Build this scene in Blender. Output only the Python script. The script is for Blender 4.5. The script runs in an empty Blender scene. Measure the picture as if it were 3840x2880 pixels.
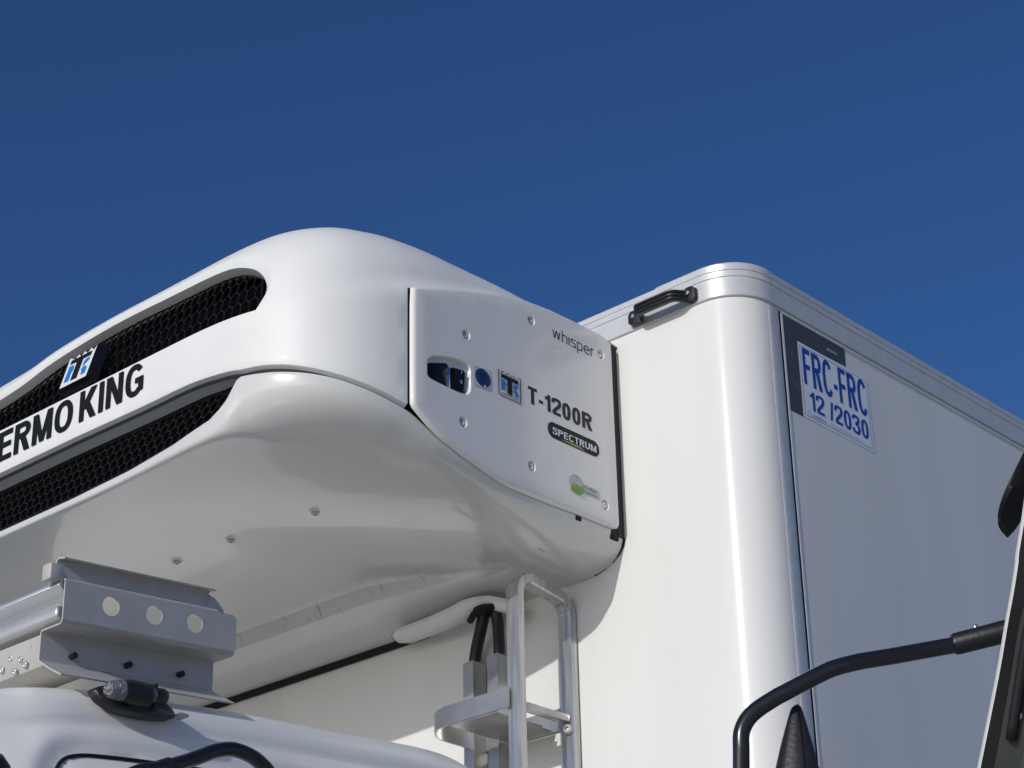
import bpy, bmesh, math, random
from mathutils import Vector, Matrix
from mathutils.geometry import delaunay_2d_cdt
random.seed(7)
sc = bpy.context.scene
R = math.radians

# ------------------------------------------------------------------ camera
cam = bpy.data.cameras.new('camera'); cam_o = bpy.data.objects.new('camera', cam); sc.collection.objects.link(cam_o)
cam.sensor_width = 36; cam.lens = 75.48; cam.clip_start = .05; cam.clip_end = 2000
def _cam():
    p, a, r = R(26.13), R(48.097), R(-1.286)
    d = Vector((-math.cos(a)*math.cos(p), math.sin(a)*math.cos(p), math.sin(p)))
    rt = d.cross(Vector((0, 0, 1))).normalized(); up = rt.cross(d)
    X = rt*math.cos(r)+up*math.sin(r); Y = -rt*math.sin(r)+up*math.cos(r); Z = -d
    m = Matrix((X, Y, Z)).transposed().to_4x4(); m.translation = (2.549, -3.647, 1.55)
    return m
cam_o.matrix_world = _cam(); sc.camera = cam_o

# ------------------------------------------------------------------ sky and sun
SUN_AZ, SUN_EL = -82.5, 20.0            # direction towards the sun, azimuth from +X
w = bpy.data.worlds.new('World'); sc.world = w; w.use_nodes = True
nt = w.node_tree; bg = nt.nodes['Background']
sky = nt.nodes.new('ShaderNodeTexSky'); sky.sky_type = 'NISHITA'; sky.sun_disc = False
sky.sun_elevation = R(SUN_EL); sky.sun_rotation = R(90-SUN_AZ)
sky.altitude = 1500; sky.air_density = 0.8; sky.dust_density = 5.0; sky.ozone_density = 4.0
hs = nt.nodes.new('ShaderNodeHueSaturation'); hs.inputs['Saturation'].default_value = 1.16; hs.inputs['Hue'].default_value = .507; hs.inputs['Value'].default_value = .97
nt.links.new(sky.outputs[0], hs.inputs['Color']); nt.links.new(hs.outputs[0], bg.inputs[0]); bg.inputs[1].default_value = 0.098
sl = bpy.data.lights.new('sun', 'SUN'); sl.energy = 2.15; sl.angle = R(.5); sl.color = (1, .975, .94)
so = bpy.data.objects.new('sun', sl); sc.collection.objects.link(so)
sd = Vector((math.cos(R(SUN_AZ))*math.cos(R(SUN_EL)), math.sin(R(SUN_AZ))*math.cos(R(SUN_EL)), math.sin(R(SUN_EL))))
so.rotation_euler = sd.to_track_quat('Z', 'Y').to_euler(); so.location = (0, -6, 8)
vs = sc.view_settings; vs.view_transform = 'Standard'; vs.look = 'None'; vs.exposure = 0; vs.gamma = 1; vs.use_curve_mapping = False
sc.render.engine = 'CYCLES'

# ------------------------------------------------------------------ materials
def mat(name, col, rough=.4, metal=0., coat=0., bump=0., bscale=40., noise=0., nscale=6., col2=None, spec=.5, stretch=None, trans=0.):
    m = bpy.data.materials.new(name); m.use_nodes = True; n = m.node_tree; p = n.nodes['Principled BSDF']
    p.inputs['Roughness'].default_value = rough; p.inputs['Metallic'].default_value = metal
    p.inputs['Coat Weight'].default_value = coat; p.inputs['Coat Roughness'].default_value = .04
    p.inputs['Specular IOR Level'].default_value = spec
    p.inputs['Transmission Weight'].default_value = trans
    tc = n.nodes.new('ShaderNodeTexCoord'); mp = n.nodes.new('ShaderNodeMapping'); n.links.new(tc.outputs['Object'], mp.inputs[0])
    if stretch: mp.inputs['Scale'].default_value = stretch
    tx = n.nodes.new('ShaderNodeTexNoise'); tx.inputs['Scale'].default_value = nscale; tx.inputs['Detail'].default_value = 5
    n.links.new(mp.outputs[0], tx.inputs[0])
    rp = n.nodes.new('ShaderNodeValToRGB'); rp.color_ramp.elements[0].position = .35; rp.color_ramp.elements[1].position = .65
    c2 = col2 or tuple(c*(1-noise) for c in col)
    rp.color_ramp.elements[0].color = (*c2, 1); rp.color_ramp.elements[1].color = (*col, 1)
    n.links.new(tx.outputs[0], rp.inputs[0]); n.links.new(rp.outputs[0], p.inputs['Base Color'])
    if bump:
        b = n.nodes.new('ShaderNodeBump'); b.inputs['Strength'].default_value = bump; b.inputs['Distance'].default_value = .01
        t2 = n.nodes.new('ShaderNodeTexNoise'); t2.inputs['Scale'].default_value = bscale; t2.inputs['Detail'].default_value = 3
        n.links.new(mp.outputs[0], t2.inputs[0]); n.links.new(t2.outputs[0], b.inputs['Height']); n.links.new(b.outputs[0], p.inputs['Normal'])
    return m
M = {}
M['gel'] = mat('white_gelcoat', (.82, .82, .79), .5, coat=.22, bump=.015, bscale=4, noise=.045, nscale=7)
M['panel'] = mat('white_service_panel', (.84, .825, .79), .14, coat=0, bump=.010, bscale=3, noise=.02)
M['box'] = mat('white_box_panel', (.81, .80, .765), .12, coat=0, bump=.02, bscale=2.2, noise=.05, nscale=1.6, stretch=(3, 3, .5))
M['cab'] = mat('white_cab_paint', (.85, .84, .80), .3, coat=.3, noise=.02, bump=.015, bscale=5)
M['alu'] = mat('anodised_aluminium', (.66, .665, .655), .36, metal=.2, noise=.08, nscale=30, bump=.03, bscale=200)
M['trim'] = mat('white_trim', (.78, .78, .76), .3, coat=.3)
M['mill'] = mat('mill_aluminium', (.60, .60, .59), .29, metal=.72, noise=.32, nscale=14, bump=.06, bscale=60, stretch=(9, 9, .5))
M['mill2'] = mat('flat_aluminium_bar', (.52, .52, .51), .32, metal=.72, noise=.3, nscale=10, bump=.06, bscale=30)
M['mill3'] = mat('dull_rail_aluminium', (.55, .56, .56), .38, metal=.6, noise=.12, nscale=7, bump=.03, bscale=12)
M['steel'] = mat('grey_sheet_steel', (.52, .505, .475), .45, metal=.12, noise=.08, nscale=12, bump=.05, bscale=90)
M['black'] = mat('black_plastic', (.014, .014, .015), .42, noise=.2, nscale=40, bump=.08, bscale=150)
M['gloss'] = mat('gloss_black_plastic', (.007, .007, .008), .16, coat=.1, spec=.25)
M['mesh'] = mat('black_grille_plastic', (.024, .023, .021), .15, coat=0, spec=.3)
M['dark'] = mat('dark_interior', (.003, .003, .004), .9, spec=.02)
M['tube'] = mat('black_painted_tube', (.010, .011, .014), .25, coat=.4, bump=.03, bscale=60)
M['rubber'] = mat('black_rubber', (.012, .012, .013), .6, noise=.2, spec=.25)
M['ink'] = mat('black_vinyl', (.014, .013, .014), .35, spec=.15)
M['ink2'] = mat('charcoal_vinyl', (.022, .021, .023), .4, spec=.2)
M['blue'] = mat('blue_print', (.010, .060, .40), .35)
M['cyan'] = mat('light_blue_print', (.02, .20, .60), .3)
M['navy'] = mat('dark_blue_print', (.008, .035, .14), .3)
M['white'] = mat('white_print', (.78, .79, .80), .3)
M['chrome'] = mat('chromed_steel', (.75, .75, .76), .12, metal=1.)
M['film'] = mat('clear_film', (.66, .68, .70), .12, coat=.5)
M['decal'] = mat('white_decal_sheet', (.88, .89, .88), .3, noise=.02)
M['tape'] = mat('dark_grey_vinyl', (.075, .075, .073), .4, noise=.15, nscale=12)
M['darkgrey'] = mat('dark_grey_plastic', (.05, .052, .053), .3, coat=.3, noise=.4, nscale=5)
M['gap'] = mat('grey_rubber_gasket', (.045, .042, .046), .6, spec=.2)
M['green'] = mat('green_print', (.14, .34, .03), .35, col2=(.20, .42, .05), nscale=60)
M['grey'] = mat('grey_print', (.30, .31, .31), .4)
M['lens'] = mat('ribbed_clear_lens', (.22, .22, .25), .12, coat=1., bump=.9, bscale=120, noise=.6, nscale=90)
M['glass'] = mat('tinted_windscreen', (.05, .065, .06), .04, coat=1., noise=.3, nscale=2)
M['concrete'] = mat('concrete_yard', (.52, .505, .42), .85, noise=.25, nscale=.6, bump=.2, bscale=20)
# underside paint: base greyed to hold part of its shade; grime streaks and specks
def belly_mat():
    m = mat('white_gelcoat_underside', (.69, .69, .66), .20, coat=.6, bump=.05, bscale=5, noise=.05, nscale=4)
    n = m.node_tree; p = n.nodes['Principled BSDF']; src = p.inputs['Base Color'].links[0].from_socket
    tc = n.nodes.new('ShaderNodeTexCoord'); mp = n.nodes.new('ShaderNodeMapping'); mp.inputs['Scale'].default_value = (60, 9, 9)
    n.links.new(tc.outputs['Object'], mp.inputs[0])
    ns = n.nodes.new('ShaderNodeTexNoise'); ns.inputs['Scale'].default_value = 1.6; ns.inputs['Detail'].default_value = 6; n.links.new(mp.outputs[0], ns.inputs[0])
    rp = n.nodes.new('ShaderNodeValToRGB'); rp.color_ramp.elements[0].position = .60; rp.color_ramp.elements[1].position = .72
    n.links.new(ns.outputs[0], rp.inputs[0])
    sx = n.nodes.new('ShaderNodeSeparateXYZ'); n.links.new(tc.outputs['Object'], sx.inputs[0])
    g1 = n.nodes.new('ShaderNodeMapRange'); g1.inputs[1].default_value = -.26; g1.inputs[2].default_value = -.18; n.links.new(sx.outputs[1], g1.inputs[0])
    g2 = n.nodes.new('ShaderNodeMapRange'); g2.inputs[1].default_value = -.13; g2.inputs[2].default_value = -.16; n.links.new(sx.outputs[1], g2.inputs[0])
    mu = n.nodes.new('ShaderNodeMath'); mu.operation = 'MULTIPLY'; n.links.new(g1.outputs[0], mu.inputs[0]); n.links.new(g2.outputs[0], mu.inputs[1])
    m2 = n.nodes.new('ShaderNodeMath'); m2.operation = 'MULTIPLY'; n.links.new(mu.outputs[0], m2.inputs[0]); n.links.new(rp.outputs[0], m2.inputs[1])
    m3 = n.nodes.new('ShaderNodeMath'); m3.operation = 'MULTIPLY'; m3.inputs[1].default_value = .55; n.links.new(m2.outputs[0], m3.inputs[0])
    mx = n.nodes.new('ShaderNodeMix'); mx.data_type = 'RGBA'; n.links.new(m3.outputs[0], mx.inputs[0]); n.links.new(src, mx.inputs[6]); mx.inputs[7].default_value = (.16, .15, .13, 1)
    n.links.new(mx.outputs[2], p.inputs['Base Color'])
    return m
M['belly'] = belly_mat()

# ------------------------------------------------------------------ helpers
def mk(name, verts, faces, m, parent=None, smooth=False, label=None, kind=None, sharp=None):
    me = bpy.data.meshes.new(name); me.from_pydata([tuple(v) for v in verts], [], faces)
    me.materials.append(M[m] if isinstance(m, str) else m); me.validate(); me.update()
    if smooth: me.polygons.foreach_set('use_smooth', [True]*len(me.polygons))
    if sharp: me.set_sharp_from_angle(angle=R(sharp))
    o = bpy.data.objects.new(name, me); sc.collection.objects.link(o)
    if parent: o.parent = parent
    if label: o['label'] = label
    if kind: o['kind'] = kind
    return o
def merge(parts):
    V, F = [], []
    for v, f in parts:
        k = len(V); V += list(v); F += [tuple(i+k for i in q) for q in f]
    return V, F
def fixn(o, dist=1e-5):
    b = bmesh.new(); b.from_mesh(o.data); bmesh.ops.remove_doubles(b, verts=b.verts, dist=dist); bmesh.ops.recalc_face_normals(b, faces=b.faces)
    b.to_mesh(o.data); b.free(); return o
def bevel(o, w, seg=2, ang=30):
    b = bmesh.new(); b.from_mesh(o.data); bmesh.ops.remove_doubles(b, verts=b.verts, dist=1e-6); bmesh.ops.recalc_face_normals(b, faces=b.faces)
    es = [e for e in b.edges if len(e.link_faces) == 2 and e.calc_face_angle(0) > R(ang)]
    bmesh.ops.bevel(b, geom=es, offset=w, segments=seg, affect='EDGES', profile=.5, clamp_overlap=True)
    b.to_mesh(o.data); b.free(); o.data.polygons.foreach_set('use_smooth', [True]*len(o.data.polygons)); o.data.set_sharp_from_angle(angle=R(40)); return o
def box(x0, x1, y0, y1, z0, z1):
    v = [(x, y, z) for x in (x0, x1) for y in (y0, y1) for z in (z0, z1)]
    return v, [(0, 1, 3, 2), (4, 6, 7, 5), (0, 4, 5, 1), (2, 3, 7, 6), (0, 2, 6, 4), (1, 5, 7, 3)]
def catmull(P, n=8):
    P = [Vector(p) for p in P]; out = []
    for i in range(len(P)-1):
        a = P[max(i-1, 0)]; b = P[i]; c = P[i+1]; d = P[min(i+2, len(P)-1)]
        for k in range(n):
            t = k/n; out.append(.5*((2*b)+(c-a)*t+(2*a-5*b+4*c-d)*t*t+(3*b-a-3*c+d)*t**3))
    out.append(P[-1]); return out
def frame_path(P):
    P = [Vector(p) for p in P]; T = []
    for i in range(len(P)): T.append((P[min(i+1, len(P)-1)]-P[max(i-1, 0)]).normalized())
    n = T[0].cross(Vector((0, 0, 1)));
    if n.length < .1: n = T[0].cross(Vector((1, 0, 0)))
    n.normalize(); N = []
    for t in T: n = (n-t*n.dot(t)).normalized(); N.append(n)
    return P, T, N
def sweep(P, prof, caps=True, closed=True):
    P, T, N = frame_path(P); V = []; F = []; k = len(prof)
    for p, t, n in zip(P, T, N):
        b = t.cross(n)
        for u, v in prof: V.append(p+n*u+b*v)
    for i in range(len(P)-1):
        for j in range(k if closed else k-1):
            F.append((i*k+j, i*k+(j+1) % k, (i+1)*k+(j+1) % k, (i+1)*k+j))
    if caps: F += [tuple(range(k))[::-1], tuple(range((len(P)-1)*k, len(P)*k))]
    return V, F
def circ(r, n=14): return [(r*math.cos(2*math.pi*i/n), r*math.sin(2*math.pi*i/n)) for i in range(n)]
def tube(P, r, n=14): return sweep(P, circ(r, n))
def inpoly(x, y, P):
    c = False; j = len(P)-1
    for i in range(len(P)):
        if (P[i][1] > y) != (P[j][1] > y) and x < (P[j][0]-P[i][0])*(y-P[i][1])/(P[j][1]-P[i][1])+P[i][0]: c = not c
        j = i
    return c
def dense(P, d, closed=True):
    out = []; n = len(P)
    for i in range(n if closed else n-1):
        a = P[i]; b = P[(i+1) % n]; L_ = math.hypot(b[0]-a[0], b[1]-a[1]); k = max(1, int(math.ceil(L_/d)))
        for j in range(k): out.append((a[0]+(b[0]-a[0])*j/k, a[1]+(b[1]-a[1])*j/k))
    if not closed: out.append(tuple(P[-1]))
    return out
def patch(outer, holes, fn, du, dv):
    """triangulate a region of a parameter plane and map it to 3D"""
    pts = []; edges = []
    for C in [outer]+holes:
        k = len(pts); pts += C; edges += [(k+i, k+(i+1) % len(C)) for i in range(len(C))]
    us = [p[0] for p in outer]; vs_ = [p[1] for p in outer]
    allc = [p for C in [outer]+holes for p in C]
    cell = {}
    for p in allc: cell.setdefault((int(p[0]//du), int(p[1]//dv)), []).append(p)
    nu = int((max(us)-min(us))/du)+1; nv = int((max(vs_)-min(vs_))/dv)+1
    for i in range(1, nu):
        for j in range(1, nv):
            u = min(us)+i*du; v = min(vs_)+j*dv
            if not inpoly(u, v, outer) or any(inpoly(u, v, h) for h in holes): continue
            cu, cv = int(u//du), int(v//dv); ok = True
            for a in (-1, 0, 1):
                for b in (-1, 0, 1):
                    for q in cell.get((cu+a, cv+b), ()):
                        if ((q[0]-u)/du)**2+((q[1]-v)/dv)**2 < .25: ok = False
            if ok: pts.append((u, v))
    r = delaunay_2d_cdt([Vector(p) for p in pts], edges, [], 0, 1e-7)
    V2, F2 = r[0], r[2]; F = []
    for f in F2:
        cx_ = sum(V2[i][0] for i in f)/len(f); cy_ = sum(V2[i][1] for i in f)/len(f)
        if inpoly(cx_, cy_, outer) and not any(inpoly(cx_, cy_, h) for h in holes): F.append(tuple(f))
    return [fn(p[0], p[1]) for p in V2], F
def cat2(P, n=5): return [(p.x, p.y) for p in catmull([(a, b, 0) for a, b in P], n)]
def text(body, bold=0., quad=None, res=4, spacing=1., aspect_keep=False):
    """letters as flat faces mapped into the quad (bl, br, tl)"""
    c = bpy.data.curves.new('t', 'FONT'); c.body = body; c.size = 1; c.offset = bold; c.resolution_u = res; c.space_character = spacing; c.fill_mode = 'FRONT'
    o = bpy.data.objects.new('t', c); sc.collection.objects.link(o)
    dg = bpy.context.evaluated_depsgraph_get(); me = bpy.data.meshes.new_from_object(o.evaluated_get(dg))
    V = [v.co.copy() for v in me.vertices]; F = [tuple(p.vertices) for p in me.polygons]
    bpy.data.objects.remove(o); bpy.data.curves.remove(c); bpy.data.meshes.remove(me)
    x0 = min(v.x for v in V); x1 = max(v.x for v in V); y0 = min(v.y for v in V); y1 = max(v.y for v in V)
    bl, br, tl = (Vector(q) for q in quad)
    return [bl+(br-bl)*((v.x-x0)/(x1-x0))+(tl-bl)*((v.y-y0)/(y1-y0)) for v in V], F
def poly(pts, off=(0, 0, 0)): return [Vector(p)+Vector(off) for p in pts], [tuple(range(len(pts)))]

# ------------------------------------------------------------------ unit geometry functions
import bisect
XS,XL=-0.374,-2.626      # right / left side planes of the unit
def _plan():
    pts=[]; n=3.2; cxr,cy,a,b=-0.86,-0.52,0.486,0.47
    for i in range(27): pts.append((XS,-0.52*i/26))
    for i in range(1,160):
        t=math.pi/2*i/160
        pts.append((cxr+a*math.cos(t)**(2/n), cy-b*math.sin(t)**(2/n)))
    pts.append((cxr,cy-b))
    mid=[(cxr-(cxr+1.5)*2*i/40,-0.99) for i in range(1,40)]
    left=[(-3.0-x,y) for x,y in reversed(pts)]
    return pts+mid+left
PL=_plan(); SL=[0.0]
for _a,_b in zip(PL[:-1],PL[1:]): SL.append(SL[-1]+math.hypot(_b[0]-_a[0],_b[1]-_a[1]))
STOT=SL[-1]
def plan(s):
    s=min(max(s,0.0),STOT-1e-6); i=bisect.bisect_right(SL,s)-1; f=(s-SL[i])/(SL[i+1]-SL[i])
    a,b=PL[i],PL[i+1]; return (a[0]+(b[0]-a[0])*f,a[1]+(b[1]-a[1])*f)
def plann(s):
    a=plan(s-.006); b=plan(s+.006); dx,dy=b[0]-a[0],b[1]-a[1]; l=math.hypot(dx,dy)
    p=plan(s); return p[0],p[1],-dy/l,dx/l    # outward normal
def interp(tab,x):
    if x<=tab[0][0]: return tab[0][1]
    if x>=tab[-1][0]: return tab[-1][1]
    for (a,u),(b,v) in zip(tab[:-1],tab[1:]):
        if x<=b:
            f=(x-a)/(b-a); return u+(v-u)*f
def smooth(tab,x):       # Catmull-Rom (monotone x)
    if x<=tab[0][0]: return tab[0][1]
    if x>=tab[-1][0]: return tab[-1][1]
    for i in range(len(tab)-1):
        if x<=tab[i+1][0]:
            x0,y0=tab[i]; x1,y1=tab[i+1]; h=x1-x0; f=(x-x0)/h
            m0=(y1-tab[i-1][1])/(x1-tab[i-1][0]) if i>0 else (y1-y0)/h
            m1=(tab[i+2][1]-y0)/(tab[i+2][0]-x0) if i+2<len(tab) else (y1-y0)/h
            return (2*f**3-3*f*f+1)*y0+(f**3-2*f*f+f)*h*m0+(-2*f**3+3*f*f)*y1+(f**3-f*f)*h*m1

L=0.33
ZC=[(0,3.932),(.094,3.942),(.336,3.931),(.549,3.876),(.704,3.826),(.776,3.80),(.892,3.773),(.992,3.755),(1.07,3.75),(3,3.75)]
BT=[(0,.004),(.1,.008),(.25,.04),(.4,.10),(.549,.162),(.7,.213),(.776,.236),(.9,.260),(1.07,.283),(1.5,.284),(1.7,.283),(1.88,.272),(1.98,.254),(2.15,.243),(2.3,.240)]
def sm(s): return min(s,STOT-s)
def zc(s): return smooth(ZC,sm(s))
def bt(s): return smooth(BT,s) if s<2.3 else smooth(BT2,STOT-s)
BT2=[(0,.004),(.1,.008),(.25,.04),(.549,.165),(.7,.222),(.9,.26),(1.07,.283),(1.3,.272),(1.648,.240)]
def step(a,b,x):
    x=min(max((x-a)/(b-a),0),1); return x*x*(3-2*x)
def U(s,v,depth=0.):
    """upper shell: v<0 below the crease, v in 0..L over the hood; depth = inward offset"""
    x,y,nx,ny=plann(s); z0=zc(s); st=.004+.012*(1-step(.72,1.03,sm(s)))
    if v<=0:
        i=st*min(max(v,0)/.028,1)+depth; return (x-nx*i,y-ny*i,z0+v)
    th=v/L*math.pi/2; a=.2; b=bt(s); i=a*(1-math.cos(th))+st*min(max(v,0)/.028,1); z=z0+b*math.sin(th)
    tn,tz=b*math.cos(th),-a*math.sin(th)   # outward normal in (horizontal,z): (b cos, a sin)
    l=math.hypot(b*math.cos(th),a*math.sin(th)) or 1
    return (x-nx*(i+depth*b*math.cos(th)/l),y-ny*(i+depth*b*math.cos(th)/l),z-depth*a*math.sin(th)/l)


# ------------------------------------------------------------------ lettering drawn from strokes
def arcpts(cx_, cy_, rx, ry, a0, a1, n=22, sq=2.35):
    o = []
    for i in range(n+1):
        t = R(a0+(a1-a0)*i/n); c, s_ = math.cos(t), math.sin(t)
        o.append((cx_+rx*math.copysign(abs(c)**(2/sq), c), cy_+ry*math.copysign(abs(s_)**(2/sq), s_)))
    return o
def glyph(ch, a, b):
    """a = half stem width, b = half bar height; D slanted stem, B bar, C curve; returns width, strokes"""
    D = lambda x0, y0, x1, y1, k=1.: ('D', x0, y0, x1, y1, k); Bb = lambda x0, x1, y: ('B', x0, x1, y)
    if ch == 'T': return .64, [Bb(0, .64, 1-b), D(.32, 0, .32, 1-2*b)]
    if ch == 'H': return .72, [D(a, 0, a, 1), D(.72-a, 0, .72-a, 1), Bb(2*a, .72-2*a, .52)]
    if ch == 'E': return .64, [D(a, 0, a, 1), Bb(2*a, .64, 1-b), Bb(2*a, .59, .52), Bb(2*a, .64, b)]
    if ch == 'F': return .60, [D(a, 0, a, 1), Bb(2*a, .60, 1-b), Bb(2*a, .54, .50)]
    if ch in 'RP':
        w_ = .72; bowl = [(2*a, 1-b), (.36, 1-b)]+arcpts(.38, .735, w_-a-.38, .265-b, 80, -80, 14, 2.2)+[(.36, .47+b), (2*a, .47+b)]
        s_ = [D(a, 0, a, 1), ('C', bowl)]
        if ch == 'R': s_.append(D(.40, .47, w_-a*1.05, 0, 1.12))
        return w_, s_
    if ch == 'M': return .88, [D(a, 0, a, 1), D(.88-a, 0, .88-a, 1), D(a*1.3, 1, .44, .02, .92), D(.88-a*1.3, 1, .44, .02, .92)]
    if ch == 'N': return .74, [D(a, 0, a, 1), D(.74-a, 0, .74-a, 1), D(a*1.25, 1, .74-a*1.25, 0, 1.05)]
    if ch == 'O': return .80, [('C', arcpts(.40, .5, .40-a, .515-b, 0, 360, 44))]
    if ch == '0': return .60, [('C', arcpts(.30, .5, .30-a, .51-b, 0, 360, 40, 2.5))]
    if ch == 'K': return .76, [D(a, 0, a, 1), D(.76-a*1.25, 1, a*1.7, .36, 1.15), D(.30, .60, .76-a*1.1, 0, 1.15)]
    if ch == 'I': return 2*a, [D(a, 0, a, 1)]
    if ch == 'C': return .74, [('C', arcpts(.39, .5, .39-a, .515-b, 38, 322, 34))]
    if ch == 'G': return .78, [('C', arcpts(.39, .5, .39-a, .515-b, 38, 318, 34)), Bb(.42, .78, .47), D(.78-a, .10, .78-a, .47-b)]
    if ch == 'U': return .74, [D(a, .3, a, 1), D(.74-a, .3, .74-a, 1), ('C', arcpts(.37, .34, .37-a, .35-b, 180, 360, 20))]
    if ch == 'S': return .70, [('C', cat2([(.66, .70), (.60, .87), (.36, 1.01-b), (.12, .88), (.11, .68), (.30, .56), (.48, .47), (.60, .30), (.54, .11), (.34, -.01+b), (.10, .12), (.05, .30)], 4))]
    if ch == '1': return .42, [D(.42-a, 0, .42-a, 1), ('C', [(.42-a, .93), (.24, .80), (.02, .74)])]
    if ch == '2': return .60, [('C', cat2([(.05, .68), (.10, .88), (.30, 1.01-b), (.52, .87), (.50, .62), (.30, .40), (.12, .2), (.09, b)], 5)), Bb(.02, .60, b)]
    if ch == '3': return .60, [('C', cat2([(.05, .74), (.12, .91), (.30, 1.01-b), (.49, .88), (.47, .66), (.24, .55)], 5)), ('C', cat2([(.24, .53), (.47, .45), (.52, .24), (.44, .07), (.27, -.01+b), (.10, .11), (.04, .28)], 5))]
    if ch == '-': return .30, [Bb(0, .30, .37)]
    if ch == '/': return .30, [D(.30-a*.8, 1, a*.8, 0, .9)]
    if ch == ' ': return .22, []
    # light squarish lower case
    if ch == 'w': return .95, [D(a, .72, .24, 0, 1.1), D(.475, .72, .24, 0, 1.1), D(.475, .72, .71, 0, 1.1), D(.95-a, .72, .71, 0, 1.1)]
    if ch == 'h': return .62, [D(a, 0, a, 1.02), ('C', cat2([(a, .60), (.25, .66), (.50, .66), (.62-a, .56), (.62-a, .30), (.62-a, 0)], 4))]
    if ch == 'i': return 2*a, [D(a, 0, a, .72)]
    if ch == 's': return .56, [('C', cat2([(.56, .72-b), (.12, .72-b), (a, .62), (a, .46), (.14, .38), (.46, .36), (.56-a, .27), (.56-a, .10), (.44, b), (0, b)], 4))]
    if ch == 'p': return .64, [D(a, -.34, a, .72), ('C', [(a, .72-b)]+arcpts(.36, .36, .28-a, .36-b, 85, -85, 14, 3)+[(a, b)])]
    if ch == 'e': return .64, [('C', [(a*2, .37)]+[(.64-a, .37)]), ('C', arcpts(.32, .36, .32-a, .36-b, 0, 290, 26, 3)), ('C', [(.40, b), (.60, b)])]
    if ch == 'r': return .40, [D(a, 0, a, .72), ('C', cat2([(a, .50), (.12, .66), (.25, .72-b), (.40, .72-b)], 4))]
    return .5, []
def words(body, a, b, quad, gap=.12, lift=2.5e-5):
    """flat letters filling the quad (bottom-left, bottom-right, top-left); cap height = 1"""
    V = []; F = []; x = 0; q = 0; bl, br, tl = (Vector(p) for p in quad)
    L_ = []
    for ch in body:
        w_, st = glyph(ch, a, b)
        for s_ in st:
            if s_[0] == 'D':
                _, x0, y0, x1, y1, k = s_; h = a*k*math.hypot(x1-x0, y1-y0)/max(abs(y1-y0), .01)*.96 if x0 != x1 else a
                L_.append(([(x+x0-h, y0), (x+x0+h, y0), (x+x1+h, y1), (x+x1-h, y1)], [(0, 1, 2, 3)]))
            elif s_[0] == 'B':
                _, x0, x1, y = s_; L_.append(([(x+x0, y-b), (x+x1, y-b), (x+x1, y+b), (x+x0, y+b)], [(0, 1, 2, 3)]))
            else:
                P = s_[1]; n = len(P); cl = math.hypot(P[0][0]-P[-1][0], P[0][1]-P[-1][1]) < 1e-4; v = []
                for i, (px, py) in enumerate(P):
                    p_ = P[i-1] if i > 0 else (P[-2] if cl else P[0]); n_x = P[i+1] if i < n-1 else (P[1] if cl else P[-1])
                    dx, dy = n_x[0]-p_[0], n_x[1]-p_[1]; l = math.hypot(dx, dy) or 1; nx, ny = -dy/l, dx/l
                    v += [(x+px+nx*a, py+ny*b), (x+px-nx*a, py-ny*b)]
                L_.append((v, [(2*i, 2*i+2, 2*i+3, 2*i+1) for i in range(n-1)]))
        x += w_+gap
    W_ = x-gap; nrm = (br-bl).cross(tl-bl).normalized()
    for v, f in L_:
        q += 1; k = len(V)
        for px, py in v: V.append(bl+(br-bl)*(px/W_)+(tl-bl)*py+nrm*(lift*(q % 7)))
        F += [tuple(i+k for i in g_) for g_ in f]
    return V, F

# ------------------------------------------------------------------ ground
v, f = [(-300, -300, 0), (300, -300, 0), (300, 300, 0), (-300, 300, 0)], [(0, 1, 2, 3)]
g = mk('ground', v, f, 'concrete', kind='structure')

# ------------------------------------------------------------------ the lorry
truck = bpy.data.objects.new('refrigerated_truck', None); sc.collection.objects.link(truck); truck.location = (-1.3, 0, 0)
truck['label'] = 'white refrigerated truck with a rounded cooling unit overhanging its cab'; truck['category'] = 'truck'
_mk = mk
def mkt(name, v, f, m, parent=None, **k):
    """geometry is written in world coordinates; parts are parented without moving them"""
    o = _mk(name, v, f, m, **k); p = parent or truck; o.parent = p
    if p is truck: o.matrix_parent_inverse = Matrix.Translation((1.3, 0, 0))
    else: o.matrix_parent_inverse = Matrix.Identity(4)
    return o

# --- cargo box -----------------------------------------------------------
RC = .112; LEN = 7.4; WB = 2.62; ZB0 = 1.15
def box_path(off=0., r=RC, y_end=LEN, x_end=-WB, n=14):
    P = [(x_end, -off)] + [(-r, -off)]
    for i in range(1, n+1):
        t = R(-90+90*i/n); P.append((-r+(r+off)*math.cos(t), r+(r+off)*math.sin(t)))
    P.append((off, y_end)); return P
zs = [ZB0, 2.0, 2.6, 3.0, 3.3, 3.6, 3.8, 3.962]
P2 = [(-WB, 0)] + [(-WB+(WB-RC)*i/30, 0) for i in range(1, 30)] + box_path()[1:-1] + [(0, RC+(LEN-RC)*i/40) for i in range(1, 41)]
V = [(x, y, z) for z in zs for x, y in P2]; n_ = len(P2)
F = [(j*n_+i, j*n_+i+1, (j+1)*n_+i+1, (j+1)*n_+i) for j in range(len(zs)-1) for i in range(n_-1)]
k = len(V); V += [(-WB, LEN, z) for z in zs]
for j in range(len(zs)-1):
    F += [(j*n_+n_-1, k+j, k+j+1, (j+1)*n_+n_-1), (k+j, j*n_, (j+1)*n_, k+j+1)]
F += [tuple([i for i in range(n_)]+[k])[::-1], tuple([(len(zs)-1)*n_+i for i in range(n_)]+[k+len(zs)-1])]
cargo = mkt('cargo_box', V, F, 'box', smooth=True, sharp=35, label='tall white insulated body with rounded front corner')

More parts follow.
